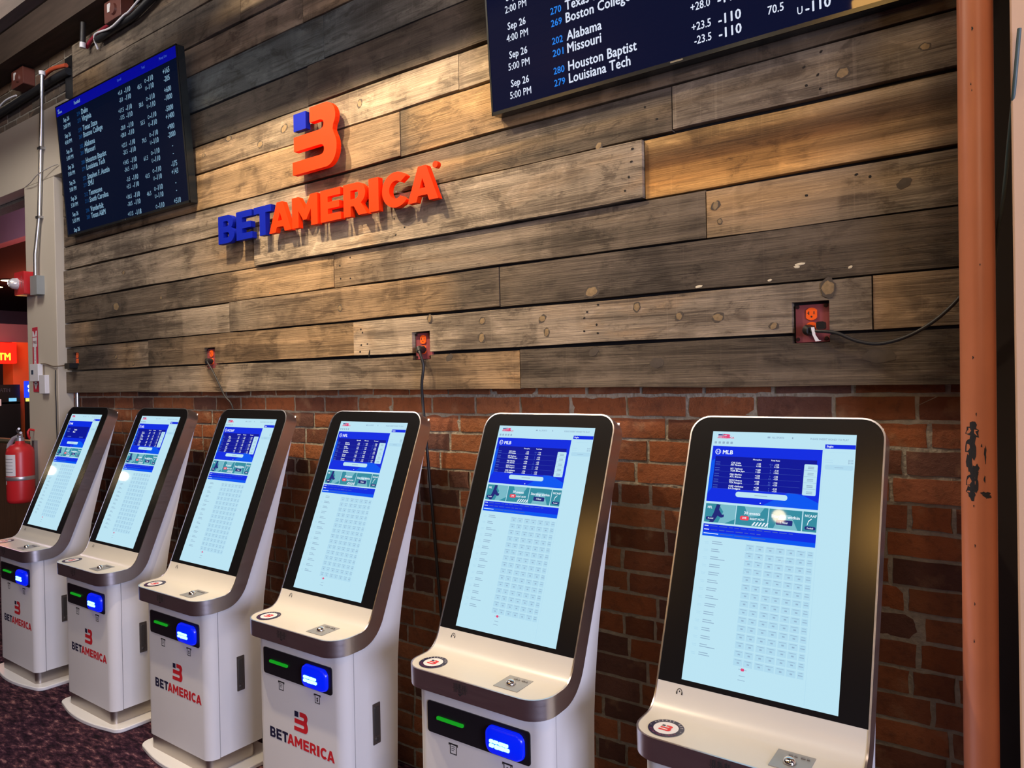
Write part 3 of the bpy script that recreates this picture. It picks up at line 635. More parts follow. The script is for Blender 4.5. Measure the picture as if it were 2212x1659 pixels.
    for k in range(5): ui_poly(d, [(.36+k*.022, .384), (.378+k*.022, .369), (.388+k*.022, .369), (.372+k*.022, .384)], 'text', 3)
    ui_poly(d, [(.51, .386), (.55, .33), (.62, .33), (.67, .386)], 'teal2', 2)
    ui_text(d, 'Starting within', .49, .344, .012, 'text', 3, w=.19); ui_rect(d, .525, .351, .635, .371, 'navy', 3, .006); ui_text(d, '1 Hour', .58, .365, .009, 'text', 4, align='c')
    ui_text(d, 'NCAAF', .712, .331, .010, 'text', 3, w=.075); ui_rect(d, .715, .366, .785, .379, 'navy', 3, .01); ui_text(d, 'Football', .75, .3755, .006, 'text', 4, align='c'); ui_poly(d, [(.728, .362), (.735, .345), (.755, .335), (.757, .338), (.739, .348), (.732, .362)], 'text', 3)
    # menu bars
    ui_rect(d, .016, .394, .792, .443, 'blue', 1); ui_rect(d, .016, .426, .792, .443, 'azure', 2)
    for row, (y, n) in enumerate(((.400, 12), (.415, 8), (.431, 4))):
        x = .025
        for k in range(n):
            w = R.uniform(.025, .06) if row < 2 else R.uniform(.06, .12)
            if x+w < .78: ui_rect(d, x, y, x+w, y+.003, 'text' if k == 0 else 'dim', 3)
            x += w+.012
    # side column
    ui_rect(d, .805, .041, .999, .058, 'blue', 1); ui_text(d, 'Singles', .815, .053, .008, 'text', 3)
    ui_rect(d, .84, .0725, .96, .0735, 'pale', 1)
    for k in range(2): ui_rect(d, .812, .102+k*.01, .862, .104+k*.01, 'pale', 1); ui_text(d, '$0.00', .99, .106+k*.01, .007, 'grey', 3, align='r')
    ui_rect(d, .812, .122, .993, .141, 'pale', 1, .012); ui_rect(d, .875, .131, .93, .133, 'grey', 3)
    ui_rect(d, .800, .064, .802, .993, 'pale', 1)
    # odds list
    for x in (.40, .54, .66): ui_rect(d, x, .451, x+.035, .453, 'pale', 1)
    for r in range(15):
        y = .468+r*.0304
        ui_rect(d, .04, y-.002, .072, y, 'pale', 1); ui_rect(d, .045, y+.004, .072, y+.006, 'pale', 1)
        ui_rect(d, .095, y-.006, .095+R.uniform(.05, .085), y-.003, 'grey', 1); ui_rect(d, .095, y+.002, .095+R.uniform(.06, .11), y+.005, 'grey', 1)
        for x, w in ((.337, .06), (.403, .06), (.474, .062), (.54, .062), (.61, .06), (.676, .06), (.745, .04)):
            ui_rect(d, x, y-.009, x+w, y+.016, 'pale', 1)
            ui_rect(d, x+.008, y-.005, x+w-.008, y-.0032, 'grey', 2)
            if x < .74: ui_rect(d, x+.024, y+.003, x+.040, y+.008, 'grey', 2)
            else: ui_rect(d, x+.006, y+.003, x+w-.006, y+.006, 'grey', 2)
    ui_rect(d, .375, .919, .43, .921, 'grey', 2); ui_rect(d, .392, .915, .414, .925, 'pink', 3, .006)
    ui_rect(d, .383, .941, .423, .943, 'grey', 2); ui_rect(d, .378, .956, .425, .958, 'grey', 2)
    return d
GREENL = mat('green_ticket_light', (.01, .1, .01), .3, emit=(.01, .8, .03), es=.35)
BLUEL = mat('blue_bill_light', (.0, .01, .2), .25, emit=(.0, .012, 1.0), es=.8)
CYANL = mat('cyan_arrow_light', (.1, .3, .5), .3, emit=(.22, .75, 1.0), es=3.5)
READER = mat('reader_panel_black', (.012, .012, .016), .3)
PLINTHM = steel_mat('plinth_steel', (6, 6, 160), (.50, .46, .43), .34)
LATCHM = mat('satin_zinc', (.32, .31, .31), .35, .9)
FV = -.152                                      # front face of the door
def on_front(x, z, lay=0): return (x, FV-.0006-lay*.0003, z)
def make_kiosk(name, label, league, kind):
    t = thing(name, label, 'kiosk', group='betting kiosks along the brick wall')
    # steel edge band
    b = MB(); ss = svals(0); loop = [(-half(s), s) for s in ss]+[(half(s), s) for s in reversed(ss)]
    si = svals(.0045); loopi = [(-half(s, .0045), s) for s in si]+[(half(s, .0045), s) for s in reversed(si)]
    n = len(loop); rows = []
    for lp, off in ((loopi, .0002), (loopi, .0016), (loop, .0010), (loop, -TH), (loopi, -TH)): rows.append([on_slab(u, s, off) for u, s in lp])
    vs = [p for r in rows for p in r]
    b.add(vs, [(i*n+k, i*n+(k+1) % n, (i+1)*n+(k+1) % n, (i+1)*n+k) for i in range(4) for k in range(n)])
    band = b.build('edge_band', STEEL, t, smooth=35); band['label'] = 'brushed steel edge band'
    m = MB()                                    # barcode mark on the band front
    bw = lambda x, z: on_slab(x, 0, 0)
    def on_band(x, z): return (x, -.2032, z)
    for k in range(11):
        for z0, z1 in ((.752, .765), (.738, .749)):
            if (k*5) % 4 != 3: x = -.047+k*.0044; w = .0024 if k % 3 else .0014; m.add([on_band(x, z0), on_band(x+w, z0), on_band(x+w, z1), on_band(x, z1)], [(0, 1, 2, 3)])
    m.add([on_band(-.05, .7497), on_band(.004, .7497), on_band(.004, .7512), on_band(-.05, .7512)], [(0, 1, 2, 3)])
    m.add([on_band(-.031, .736), on_band(-.015, .736), on_band(-.023, .728)], [(0, 1, 2)])
    m.build('barcode_mark', INK, band)
    # tray, glass, back of the slab
    m = MB(); slab_face(m, .0045, S_BEZ, .0045, 0); tray = m.build('tray', TRAYW, t, smooth=40)
    m = MB(); slab_face(m, S_BEZ, SL-.0045, .0045, .0003); glass = m.build('glass_front', GLASS, t, smooth=40)
    glass['label'] = 'glossy black screen surround'
    m = MB(); slab_face(m, .0045, SL-.0045, .0045, -TH); m.build('slab_back', WHITE, t, smooth=40)
    dsp = display_mesh(league, kind).build('display', DMATS, t); dsp['label'] = 'lit portrait touch screen with blue betting page'
    # door with rounded front corners, cabinet behind
    pts = [(.2535, -.103), (.2535, FV+.045)]+arc(.2085, FV+.045, .045, .045, 0, -90, 8)[1:]+arc(-.2085, FV+.045, .045, .045, -90, -180, 8)+[(-.2535, -.103)]
    m = MB(); m.prism(pts, lambda x, y, k: (x, y, .085+(.722-.085)*k)); door = m.build('front_door', WHITE, t, smooth=40)
    prof = [(-.0995, .087), (-.0995, .7145)]
    for s in [.105+i*(SL-.115)/26 for i in range(27)]:
        v, w, nn = path_at(s); prof.append((v-nn.x*.058, w-nn.y*.058))
    prof += [(.3145, 1.492), (.312, 1.47)]+[(.312-.100*i/6, 1.47-.375*i/6) for i in range(1, 7)]+[(.160, .89), (.143, .80), (.130, .72), (.120, .62), (.104, .087)]
    m = MB(); m.prism(prof, lambda v, w, k: (-.2535+.507*k, v, w)); cab = m.build('cabinet', WHITE, t, smooth=25)
    m = MB(); m.box(.2536, .2539, .130, .143, 1.095, 1.0975); m.box(.2536, .2539, .147, .151, 1.095, 1.0975); m.build('side_mark', INK, cab)
    # door graphics
    m = MB(); put_emblem(m, -.024, .380, .075, on_front, 1, 0); put_word(m, -.172, .317, .374, .040, on_front, 0, 1)
    lg = m.build('logo_print', [NAVY, RED], door); lg['label'] = 'navy and red printed logo'
    for x0, z0, bill in ((-.116, .513, 0), (.094, .513, 1)):
        m = MB()
        def bar(a, b_, c, d): m.add([on_front(x0+a, z0+b_), on_front(x0+c, z0+b_), on_front(x0+c, z0+d), on_front(x0+a, z0+d)], [(0, 1, 2, 3)])
        bar(0, .027, .038, .032); bar(0, .024, .003, .030); bar(.035, .024, .038, .030)
        bar(.005, 0, .008, .027); bar(.030, 0, .033, .027); bar(.005, -.002, .033, .001)
        if bill: put_text(m, '$', x0+.019, z0+.006, .015, on_front, 0, align='c', bold=.04)
        else:
            for k in range(3): bar(.011, .009+k*.006, .025-.004*(k == 0), .011+k*.006)
        m.build('bill_icon' if bill else 'receipt_icon', INK, door)
    # reader panel
    m = MB(); m.rbox(-.200, .198, FV-.0035, FV+.002, .560, .660, .010); rp = m.build('reader_panel', READER, t); rp['label'] = 'black reader panel'
    m = MB(); m.rbox(-.158, -.050, FV-.009, FV-.003, .6085, .6185, .003); gs = m.build('ticket_slot', GREENL, rp); gs['label'] = 'green lit ticket slot'
    m = MB(); pts = rrect(.040, .180, .566, .648, .026, 6); c = (.11, .607)
    lay = [(1, 0), (.97, .6), (.86, 1)]
    vs = []
    for sc, dep in lay: vs += [(c[0]+(x-c[0])*sc, FV-.0035-.016*dep, c[1]+(z-c[1])*sc) for x, z in pts]
    n = len(pts); m.add(vs, [(i*n+k, i*n+(k+1) % n, (i+1)*n+(k+1) % n, (i+1)*n+k) for i in range(2) for k in range(n)]+[tuple(range(2*n, 3*n))])
    ba = m.build('bill_acceptor', BLUEL, rp, smooth=60); ba['label'] = 'glowing blue bill acceptor'
    m = MB(); R = random.Random(3)
    for r in range(2):
        for k in range(4): m.rbox(.064+k*.018+R.uniform(-.003, .003)-r*.003, .080+k*.018-r*.003+R.uniform(-.004, .002), FV-.023, FV-.0195, .590+r*.0125+R.uniform(-.001, .002), .600+r*.0125, .003)
    m.build('arrow_lights', CYANL, ba)
    # side latch
    m = MB(); m.rbox(.2535, .2565, -.016, .021, .340, .491, .003, axis='x'); la = m.build('side_latch', LATCHM, t)
    m = MB(); m.rbox(.2560, .2600, -.008, .013, .372, .478, .003, axis='x'); m.lathe([(0, .0045), (.0075, .0045), (.0075, 0)], (.2562, .0025, .357), 14, axis='x'); m.build('latch_lever', mat('dark_zinc', (.16, .16, .165), .4, .8), la, smooth=40)
    # plinth and base plate
    pts = rrect(-.238, .238, FV+.006, .085, .028, 6)
    m = MB(); m.prism(pts, lambda x, y, k: (x, y, .018+.070*k)); m.build('plinth', PLINTHM, t, smooth=40)
    pts = [(-.312, .16), (-.312, -.10)]+arc(-.262, -.118, .050, .050, 172, 250, 8)+[(x/100, -.172-.030*(1-(x/24)**2)) for x in range(-22, 24, 4)]+arc(.262, -.118, .050, .050, -70, 8, 8)+[(.312, -.10), (.312, .16)]
    m = MB(); m.prism(pts, lambda x, y, k: (x, y, .020*k)); m.build('base_plate', WHITE, t, smooth=40, bevel=.004)
    # trackball plate
    def on_tray(x, v, h): return (x, v, .7742+(v+.15)*.02+h)
    m = MB(); m.prism([(.079, -.170), (.165, -.170), (.165, -.085), (.079, -.085)], lambda x, y, k: on_tray(x, y, .0015*k-.0004)); tp = m.build('trackball_plate', mat('matte_steel', (.42, .41, .40), .5, .8), tray)
    m = MB(); m.lathe([(.015*math.cos(a), .7745+.0125*math.sin(a)+.002) for a in [PI/2*i/8 for i in range(9)]], (.118, -.135, 0), 20); m.build('trackball', CHROME, tp, smooth=60)
    m = MB()
    for x in (.108, .136):
        for a, c_ in ((0, .010), (.013, .020)): m.prism([(x+a, -.105), (x+c_, -.105), (x+c_-.002, -.098), (x+a, -.098)], lambda p, q, k: on_tray(p, q, .001+.0025*k))
    m.build('trackball_button', LATCHM, tp)
    # responsible-betting sticker
    m = MB(); cx, cv, r1, r2 = -.190, -.135, .046, .032
    ring = [(math.cos(2*PI*k/36), math.sin(2*PI*k/36)) for k in range(36)]
    vs = [on_tray(cx+c_*r1, cv+s_*r1, .0006) for c_, s_ in ring]+[on_tray(cx+c_*r2, cv+s_*r2, .0006) for c_, s_ in ring]
    m.add(vs, [(k, (k+1) % 36, 36+(k+1) % 36, 36+k) for k in range(36)], 0)
    m.add([on_tray(cx+c_*r2, cv+s_*r2, .0005) for c_, s_ in ring], [tuple(range(36))], 1)
    put_emblem(m, cx-.0155, cv-.0145, .029, lambda x, y: on_tray(x, y, .0010), 2, 0)
    for txt, a0, a1, flip, mi in (('* PLEASE BET *', 190, -10, 1, 1), ('RESPONSIBLY', 205, 335, 0, 3)):
        for i, ch in enumerate(txt):
            if ch == ' ': continue
            a = math.radians(a0+(a1-a0)*(i+.5)/len(txt)); rr = .0365 if flip else .0415
            ca, sa = math.cos(a), math.sin(a)
            ex = (sa, -ca) if flip else (-sa, ca); ey = (ca, sa) if flip else (-ca, -sa)
            put_text(m, ch, 0, 0, .0065, lambda x, y: on_tray(cx+ca*rr+ex[0]*x+ey[0]*y, cv+sa*rr+ex[1]*x+ey[1]*y, .0010), mi, align='c', bold=.03)
    m.build('round_sticker', [NAVY, WPLASTIC, RED, mat('magenta_print', (.35, .05, .16), .5)], tray)
    # headphone symbol under the glass
    m = MB(); s0 = S_BEZ-.020
    pa = arc(-.2, 0, .008, .010, 0, 180, 8)
    for (x, y), (x2, y2) in zip(pa, pa[1:]): m.add([on_slab(x, s0+y, .0008), on_slab(x2, s0+y2, .0008), on_slab(-.2+(x2+.2)*.78, s0+y2*.82, .0008), on_slab(-.2+(x+.2)*.78, s0+y*.82, .0008)], [(0, 1, 2, 3)])
    for x in (-.209, -.1945): m.add([on_slab(x, s0-.006, .0008), on_slab(x+.0035, s0-.006, .0008), on_slab(x+.0035, s0+.001, .0008), on_slab(x, s0+.001, .0008)], [(0, 1, 2, 3)])
    m.add([on_slab(-.2015, s0, .0008), on_slab(-.1985, s0, .0008), on_slab(-.1985, s0+.004, .0008), on_slab(-.2015, s0+.004, .0008)], [(0, 1, 2, 3)])
    m.build('headphone_symbol', INK, tray)
    return t
def copy_tree(o, parent=None):
    c = o.copy(); COL.objects.link(c); c.parent = parent
    for ch in list(o.children): copy_tree(ch, c)
    return c
KY = 1.880
KX = [(-.607, 'white betting kiosk beside the rust coloured pipe, showing a baseball page', 'MLB'), (-1.409, 'white betting kiosk second from the pipe, cut off by the frame below its blue light', 'MLB'),
      (-2.269, 'white betting kiosk under the outlet with a hanging black cord, showing NFL', 'NFL'), (-3.118, 'white betting kiosk showing NCAAF, its rounded base plate partly in view', 'NCAAF'),
      (-3.949, 'white betting kiosk whose whole rounded base stands on the purple carpet, second from left', 'NFL'), (-4.821, 'leftmost white betting kiosk, next to the fire extinguisher', 'NHL')]
kiosk0 = make_kiosk('betting_kiosk', KX[0][1], 'MLB', 'full'); kiosk0.location = (KX[0][0], KY, 0)
DISP = {'MLB': [c for c in kiosk0.children if c.name.startswith('display')][0].data}
for x, lab, lg in KX[1:]:
    k = copy_tree(kiosk0); k.location = (x, KY, 0); k['label'] = lab
    if lg not in DISP:
        tmp = display_mesh(lg, 'short' if lg == 'NHL' else 'full').build('display', DMATS); DISP[lg] = tmp.data; bpy.data.objects.remove(tmp)
    for c in k.children:
        if c.name.startswith('display'): c.data = DISP[lg]

# ------------------------------------------------------------------ televisions
TVM = [emi(n, c, .95, .025, .3) for n, c in (('tv_navy', (2, 10, 42)), ('tv_white', (222, 230, 250)), ('tv_cyan', (40, 130, 235)), ('tv_header', (6, 14, 165)), ('tv_grey', (120, 150, 205)))]
TVM2 = [emi(n, c, .9, .025, .3) for n, c in (('far_navy', (2, 12, 36)), ('far_white', (128, 165, 190)), ('far_blue', (18, 62, 110)), ('far_header', (4, 8, 150)), ('far_grey', (60, 90, 190)))]
TVF = mat('tv_frame_gloss', (.012, .016, .018), .18)
ROWS = [('Sep 26', '2:00 PM', '274', 'Duke', '273', 'Virginia', '+5.0', '-5.0', '45.5', '+165', '-205'),
        ('Sep 26', '4:00 PM', '270', 'Texas State', '269', 'Boston College', '+17.5', '-17.5', '58.5', '+600', '-1000'),
        ('Sep 26', '5:00 PM', '202', 'Alabama', '201', 'Missouri', '-28.0', '+28.0', '55.5', '-5000', '+1400'),
        ('Sep 26', '5:00 PM', '280', 'Houston Baptist', '279', 'Louisiana Tech', '+23.5', '-23.5', '70.5', '+900', '-2000'),
        ('Sep 26', '5:00 PM', '272', 'Stephen F. Austin', '271', 'SMU', '+34.5', '-34.5', '61.5', '-', '-'),
        ('Sep 26', '5:30 PM', '212', 'Tennessee', '211', 'South Carolina', '-3.5', '+3.5', '43.5', '-175', '+143'),
        ('Sep 26', '5:30 PM', '206', 'Vanderbilt', '205', 'Texas A&M', '+30.5', '-30.5', '46.5', '-', '-'),
        ('Sep 26', '', '', '', '', '', '+17.5', '', '', '+510', '')]
def make_tv(x0, z0, label, first):
    t = thing('wall_television', label, 'television', (x0, 2.2, z0), group='odds televisions on the plank wall')
    W, H = 1.448, .836; U = Vector((0, -.07, .9975)).normalized(); N = Vector((0, -U.z, U.y))
    def P(x, h, d=0): q = U*h+N*d; return (x, q.y, q.z)
    m = MB()
    m.prism(rrect(0, W, 0, H, .006, 3), lambda x, h, k: P(x, h, -.045+.043*k)); fr = m.build('frame', TVF, t, smooth=40)
    m = MB()
    for a, b, c, d in ((0, W, 0, .0125), (0, W, H-.008, H), (0, .007, 0, H), (W-.007, W, 0, H)): m.prism([(a, c), (b, c), (b, d), (a, d)], lambda x, h, k: P(x, h, -.004+.006*k))
    m.build('bezel', mat('tv_bezel_metal', (.05, .055, .06), .22, .7), t)
    m = MB(); m.prism(rrect(.715, .757, .0055, .0105, .001, 2), lambda x, h, k: P(x, h, .0015+.0015*k)); m.build('logo_badge', mat('silver_badge', (.5, .5, .5), .3, 1.0), t)
    s = MB()
    def rc(a, b, c, d, lay, mi): s.add([P(a, c, .0002+lay*.0003), P(b, c, .0002+lay*.0003), P(b, d, .0002+lay*.0003), P(a, d, .0002+lay*.0003)], [(0, 1, 2, 3)], mi)
    rc(.006, W-.006, .012, H-.007, 0, 0); rc(.006, W-.006, .767, H-.007, 1, 3)
    def tx(st, x, h, cap, mi, align='l', bold=.02, w=None, sx=.80): put_text(s, st, x, h, cap, lambda a, b: P(a, b, .0010), mi, align=align, bold=bold, w=w, sx=sx)
    for st, x in (('Spread', .83), ('Total', 1.10), ('Money Line', 1.31)): tx(st, x, .795, .015, 4, 'c')
    tx('Football', .258, .79, .022, 1); tx('BET', .03, .798, .012, 1, bold=.03); tx('AMERICA', .03, .782, .012, 1, bold=.03)
    y = .7152-.0005; k0 = 0 if first == 0 else 0
    rows = ROWS if first == 0 else [None]*3+ROWS[:4]
    for i, r in enumerate(rows):
        h1 = (.7152 if first == 0 else .694)-i*(.0995 if first == 0 else .102)-.003; h2 = h1-.0415
        if r is None or h1 < .014: continue
        tx(r[0], .135, h1+.004, .0265, 1, 'c', .022); tx(r[6], .8515, h1+.004, .025, 1, 'r', .015)
        tx('-110' if i < 7 or first else '-118', .8745, h1, .030, 1, bold=.026, w=.070); tx(r[9], 1.33, h1, .030, 1, 'c', .02); tx('O', 1.112, h1+.002, .022, 1, 'c', .01); tx('-110', 1.127, h1, .030, 1, bold=.026, w=.068)
        if h2 < .014: continue
        tx(r[1], .135, h2+.004, .0265, 1, 'c', .012)
        tx(r[2], .2803, h1+.002, .024, 2, bold=.022, w=.045); tx(r[4], .2803, h2+.002, .024, 2, bold=.022, w=.045)
        tx(r[3], .3405, h1, .034, 1, bold=.024, sx=.83); tx(r[5], .3405, h2, .034, 1, bold=.024, sx=.83)
        tx(r[7], .8515, h2+.004, .025, 1, 'r', .015); tx('-110', .8745, h2, .030, 1, bold=.026, w=.070)
        tx(r[8], 1.045, (h1+h2)/2+.006, .025, 1, 'c', .015); tx('U', 1.112, h2+.002, .022, 1, 'c', .01)
        tx('-110', 1.127, h2, .030, 1, bold=.026, w=.068); tx(r[10], 1.33, h2, .030, 1, 'c', .02)
    s.build('screen', TVM if first else TVM2, t)
    m = MB(); m.box(W/2-.2, W/2+.2, .012, .046, .15, .62); m.build('wall_bracket', BLACK, t)
    return t
make_tv(-5.166, .987+1.68, 'far wall television with a blue header over a full list of football odds', 0)
make_tv(-1.663, .987+1.68, 'nearer wall television cut off by the top edge, showing Houston Baptist last', 1)

# ------------------------------------------------------------------ the raised sign
sg = thing('wall_sign', 'raised orange and blue lettering sign with B emblem on the planks', 'sign', (-2.829, 2.19, 2.65))
def raised(name, outer, holes, x, z, kx, kz, material, depth=.026, yoff=0):
    vs, fs = glyph_geo(outer, holes, 1.0)
    m = MB(); m.add([(x+a*kx, yoff+(.5-c)*depth, z+b*kz) for a, b, c in vs], fs)
    me = m.build(name, material, sg)
    bv = me.modifiers.new('bevel', 'BEVEL'); bv.width = .0022; bv.segments = 2; bv.limit_method = 'ANGLE'; bv.angle_limit = math.radians(50)
    return me
em = raised('emblem', EMBLEM, [], 0, 0, 1, 1, ORANGE); em['label'] = 'orange B shaped emblem'
sq = raised('emblem_square', [(.012, .2), (.10, .2), (.10, .28), (.012, .28)], [], 0, 0, 1, 1, BLUE); sq['label'] = 'blue square of the emblem'
LW = 1.512; LH = .142
for i, (ch, a, b) in enumerate(WORDX):
    g = GLYPH[ch]; kx = (b-a)*LW/g[2]
    l = raised('letter', g[0], g[1], -3.443+2.829+a*LW, 2.403-2.65, kx, LH, BLUE if i < 3 else ORANGE); l['label'] = ('blue' if i < 3 else 'orange')+' raised letter '+ch
m = MB(); m.lathe([(0, .0), (.0135, .0), (.0135, .02), (0, .02)], (.885, 0, -.112), 18, axis='y'); m.build('trademark_dot', ORANGE, sg, smooth=40)
m = MB()
for x, z in [(.06, .24), (.2, .25), (.2, .03), (.27, .09)]+[(-3.443+2.829+(a+b)/2*LW+dx, -.18) for _, a, b in WORDX for dx in (0,)]: m.tube([(x, .012, z), (x, .058, z)], .004, 6)
m.build('standoff', GALV, sg)

# ------------------------------------------------------------------ outlets and cords
MAROON = mat('maroon_cover_plate', (.24, .055, .065), .45, noise=.1); ORG = mat('orange_receptacle', (.85, .11, .012), .4, emit=(1, .1, 0), es=.05)  # receptacle colour is given a faint glow of its own
def outlet(x, z, hw, hh, label):
    t = thing('wall_outlet', label, 'outlet', (x, 2.268, z), 'outlets cut into the plank wall')
    m = MB(); m.rbox(-hw+.006, hw-.002, -.004, .006, -hh+.003, hh-.008, .004); pl = m.build('cover_plate', MAROON, t, bevel=.001)
    m = MB()
    for a in (-1, 1):
        for b in (-1, 1): m.lathe([(0, -.003), (.005, -.003), (.006, 0)], (a*(hw-.012), -.004, b*(hh-.013)), 10, axis='y')
    m.build('screw', mat('dark_screw', (.04, .02, .02), .5, .5), pl)
    for sgn in (1, -1):
        m = MB(); m.prism([(a, b) for a, b in arc(0, 0, .0185, .0185, 35, 145, 8)+arc(0, 0, .0185, .0185, 215, 325, 8)], lambda a, b, k: (a, -.004-.004*k, b+sgn*.021+.004))
        rc = m.build('receptacle', ORG, t, smooth=40); rc['label'] = 'orange receptacle'
        m = MB(); m.box(-.0085, -.006, -.0085, -.0079, .002+sgn*.021, .012+sgn*.021); m.box(.006, .0085, -.0085, -.0079, .003+sgn*.021, .012+sgn*.021); m.box(-.012, -.0085, -.0085, -.0079, .006+sgn*.021, .0085+sgn*.021)
        m.lathe([(0, -.0005), (.0028, -.0005), (.0028, 0)], (0, -.008, -.004+sgn*.021), 8, axis='y'); m.build('slots', INK, rc)
    return t
OL = ['maroon outlet with orange sockets beside the rust coloured pipe, the largest in view', 'maroon outlet with orange sockets below and right of the lettering, above the NFL kiosk', 'small maroon outlet between the lettering and the NCAAF kiosk', 'tiny orange outlet at the far left end of the planks']
for (x, z, hw, hh), lb in zip(OUTLETS, OL): outlet(x, z, hw, hh, lb)
def cord(name, pts, r, label, cat='cable', plug=None, material=RUBBER, group=None, parent=None):
    # smooth the path (Catmull-Rom)
    P = [Vector(p) for p in pts]; out = []
    for i in range(len(P)-1):
        a, b, c, d = P[max(i-1, 0)], P[i], P[i+1], P[min(i+2, len(P)-1)]
        for k in range(6):
            t = k/6; out.append(.5*((2*b)+(c-a)*t+(2*a-5*b+4*c-d)*t*t+(3*b-a-3*c+d)*t**3))
    out.append(P[-1]); m = MB(); m.tube(out, r, 8)
    o = m.build(name, material, smooth=60)
    if parent is None: tag(o, label, cat, group)
    else: o.parent = parent; o['label'] = label
    if plug:
        m = MB(); plug(m); p = m.build('plug', BLACK, o, smooth=40)
    return o
c1 = cord('outlet_cable', [(-.553, 2.235, 1.803), (-.520, 2.215, 1.800), (-.47, 2.208, 1.792), (-.417, 2.205, 1.767), (-.360, 2.205, 1.757), (-.292, 2.205, 1.774), (-.227, 2.205, 1.813), (-.172, 2.205, 1.868), (-.13, 2.19, 1.93)], .0048, 'black cord running from the largest outlet to behind the pipe',
     plug=lambda m: (m.tube([(-.553, 2.262, 1.806), (-.553, 2.236, 1.806), (-.545, 2.226, 1.803)], [.0165, .0165, .011], 14), m.rbox(-.528, -.505, 2.222, 2.245, 1.806, 1.828, .005)))
m = MB(); m.prism([(-.540, 1.812), (-.531, 1.812), (-.528, 1.79), (-.519, 1.775), (-.512, 1.773), (-.528, 1.771), (-.536, 1.79)], lambda a, b, k: (a, 2.216-.0015*k, b)); tg = m.build('white_tag', WPLASTIC, c1)
cord('outlet_cable', [(-2.093, 2.235, 1.806), (-2.076, 2.222, 1.795), (-2.057, 2.221, 1.74), (-2.069, 2.222, 1.665), (-2.0765, 2.235, 1.58), (-2.075, 2.252, 1.40), (-2.04, 2.262, .9), (-1.98, 2.25, .3), (-1.95, 2.2, .012)], .0062, 'thick black cord hanging from the outlet down behind the NFL kiosk',
     plug=lambda m: m.tube([(-2.093, 2.262, 1.810), (-2.093, 2.236, 1.809), (-2.082, 2.226, 1.80)], [.0165, .0165, .010], 14))
cord('outlet_cable', [(-3.645, 2.235, 1.806), (-3.622, 2.224, 1.80), (-3.575, 2.222, 1.755), (-3.53, 2.222, 1.70), (-3.48, 2.23, 1.62), (-3.43, 2.245, 1.55), (-3.40, 2.26, 1.3), (-3.40, 2.262, .6), (-3.40, 2.2, .012)], .0045, 'thin black cord slanting down from the outlet left of the NCAAF kiosk',
     plug=lambda m: m.tube([(-3.645, 2.262, 1.808), (-3.645, 2.236, 1.808), (-3.632, 2.226, 1.80)], [.0165, .0165, .010], 14))
cord('power_adapter', [(-5.215, 2.232, 1.828), (-5.30, 2.226, 1.83), (-5.37, 2.19, 1.825), (-5.45, 2.192, 1.832), (-5.52, 2.192, 1.845), (-5.60, 2.192, 1.848)], .0035, 'black plug in adapter by the far left outlet with brown wire to the pilaster', 'adapter', material=mat('brown_wire', (.12, .08, .05), .6),
     plug=lambda m: m.rbox(-5.262, -5.19, 2.200, 2.262, 1.805, 1.842, .008))
cord('wall_wire', [(-5.372, 2.19, 1.80), (-5.376, 2.188, 1.66), (-5.37, 2.188, 1.55), (-5.372, 2.188, 1.44), (-5.368, 2.19, 1.2), (-5.37, 2.19, .5), (-5.37, 2.19, .02)], .0035, 'thin dark wire running down the pilaster corner beside the plank ends', 'wire')
cord('hanging_wire', [(-.034, 1.975, 2.43), (-.045, 1.985, 2.31), (-.058, 2.03, 2.20), (-.070, 2.08, 2.10), (-.087, 2.13, 2.0), (-.10, 2.18, 1.90)], .0042, 'blue grey wire hanging in the dark gap between pipe and right wall', 'wire', material=mat('blue_grey_wire', (.05, .09, .10), .5))

# ------------------------------------------------------------------ pipe
def pipe_mat():
    mm = mat('rust_orange_paint', (.60, .215, .115), .34, noise=.12, nscale=7, bump=.06); return mm
m = MB(); m.lathe([(.0375, 0), (.0375, 4.3)], (0, 0, 0), 40); m.lathe([(.048, 0), (.048, .02), (.0375, .02)], (0, 0, 0), 40)
pp = m.build('vertical_pipe', pipe_mat(), smooth=40); pp.location = (-.1365, 2.10, 0); pp.rotation_euler = (0, math.radians(.28), 0); tag(pp, 'tall rust orange pipe with chipped paint at the right of the planks', 'pipe')
# chipped paint as thin flakes of bare dark metal wrapped round the pipe
CHIPM = mat('bare_dark_metal', (.018, .02, .028), .6); R = random.Random(5)
def chip(a, z, da, dz, n=16):
    m = MB()
    ph = R.random()*6; c = []
    for k in range(n):
        t = 2*PI*k/n; q = 1+.25*math.sin(3*t+ph)+.18*math.sin(7*t+ph*2)
        c.append((a+da*q*math.cos(t), z+dz*q*math.sin(t)))
    vs = [(.0379*math.cos(a), .0379*math.sin(a), z)]+[(.0379*math.cos(p), .0379*math.sin(p), q) for p, q in c]
    m.add(vs, [(0, 1+k, 1+(k+1) % n) for k in range(n)]); m.build('paint_chip', CHIPM, pp)
A0 = math.radians(-112)
for a, z, da, dz in ((A0+.1, 1.537, .36, .018), (A0+.02, 1.497, .33, .028), (A0-.08, 1.46, .20, .028), (A0+.27, 1.438, .18, .018), (A0+.1, 1.415, .36, .024), (A0+.02, 1.388, .28, .018), (A0+.80, 1.385, .26, .006), (A0+.98, 1.380, .16, .006),
                     (A0+.33, 1.575, .03, .004), (A0+.6, 1.50, .04, .004), (A0+.15, 1.355, .03, .003), (A0+.2, 1.26, .03, .004), (A0+.1, 1.03, .03, .004), (A0+.3, 2.49, .05, .005), (A0+.2, 2.36, .03, .003), (A0+.25, 2.345, .02, .003), (A0+.6, 1.93, .03, .003), (A0+.18, 1.71, .04, .004), (A0+.15, 1.12, .03, .004), (A0+.8, 1.48, .06, .02), (A0+.75, 1.42, .05, .008)): chip(a, z, da, dz)

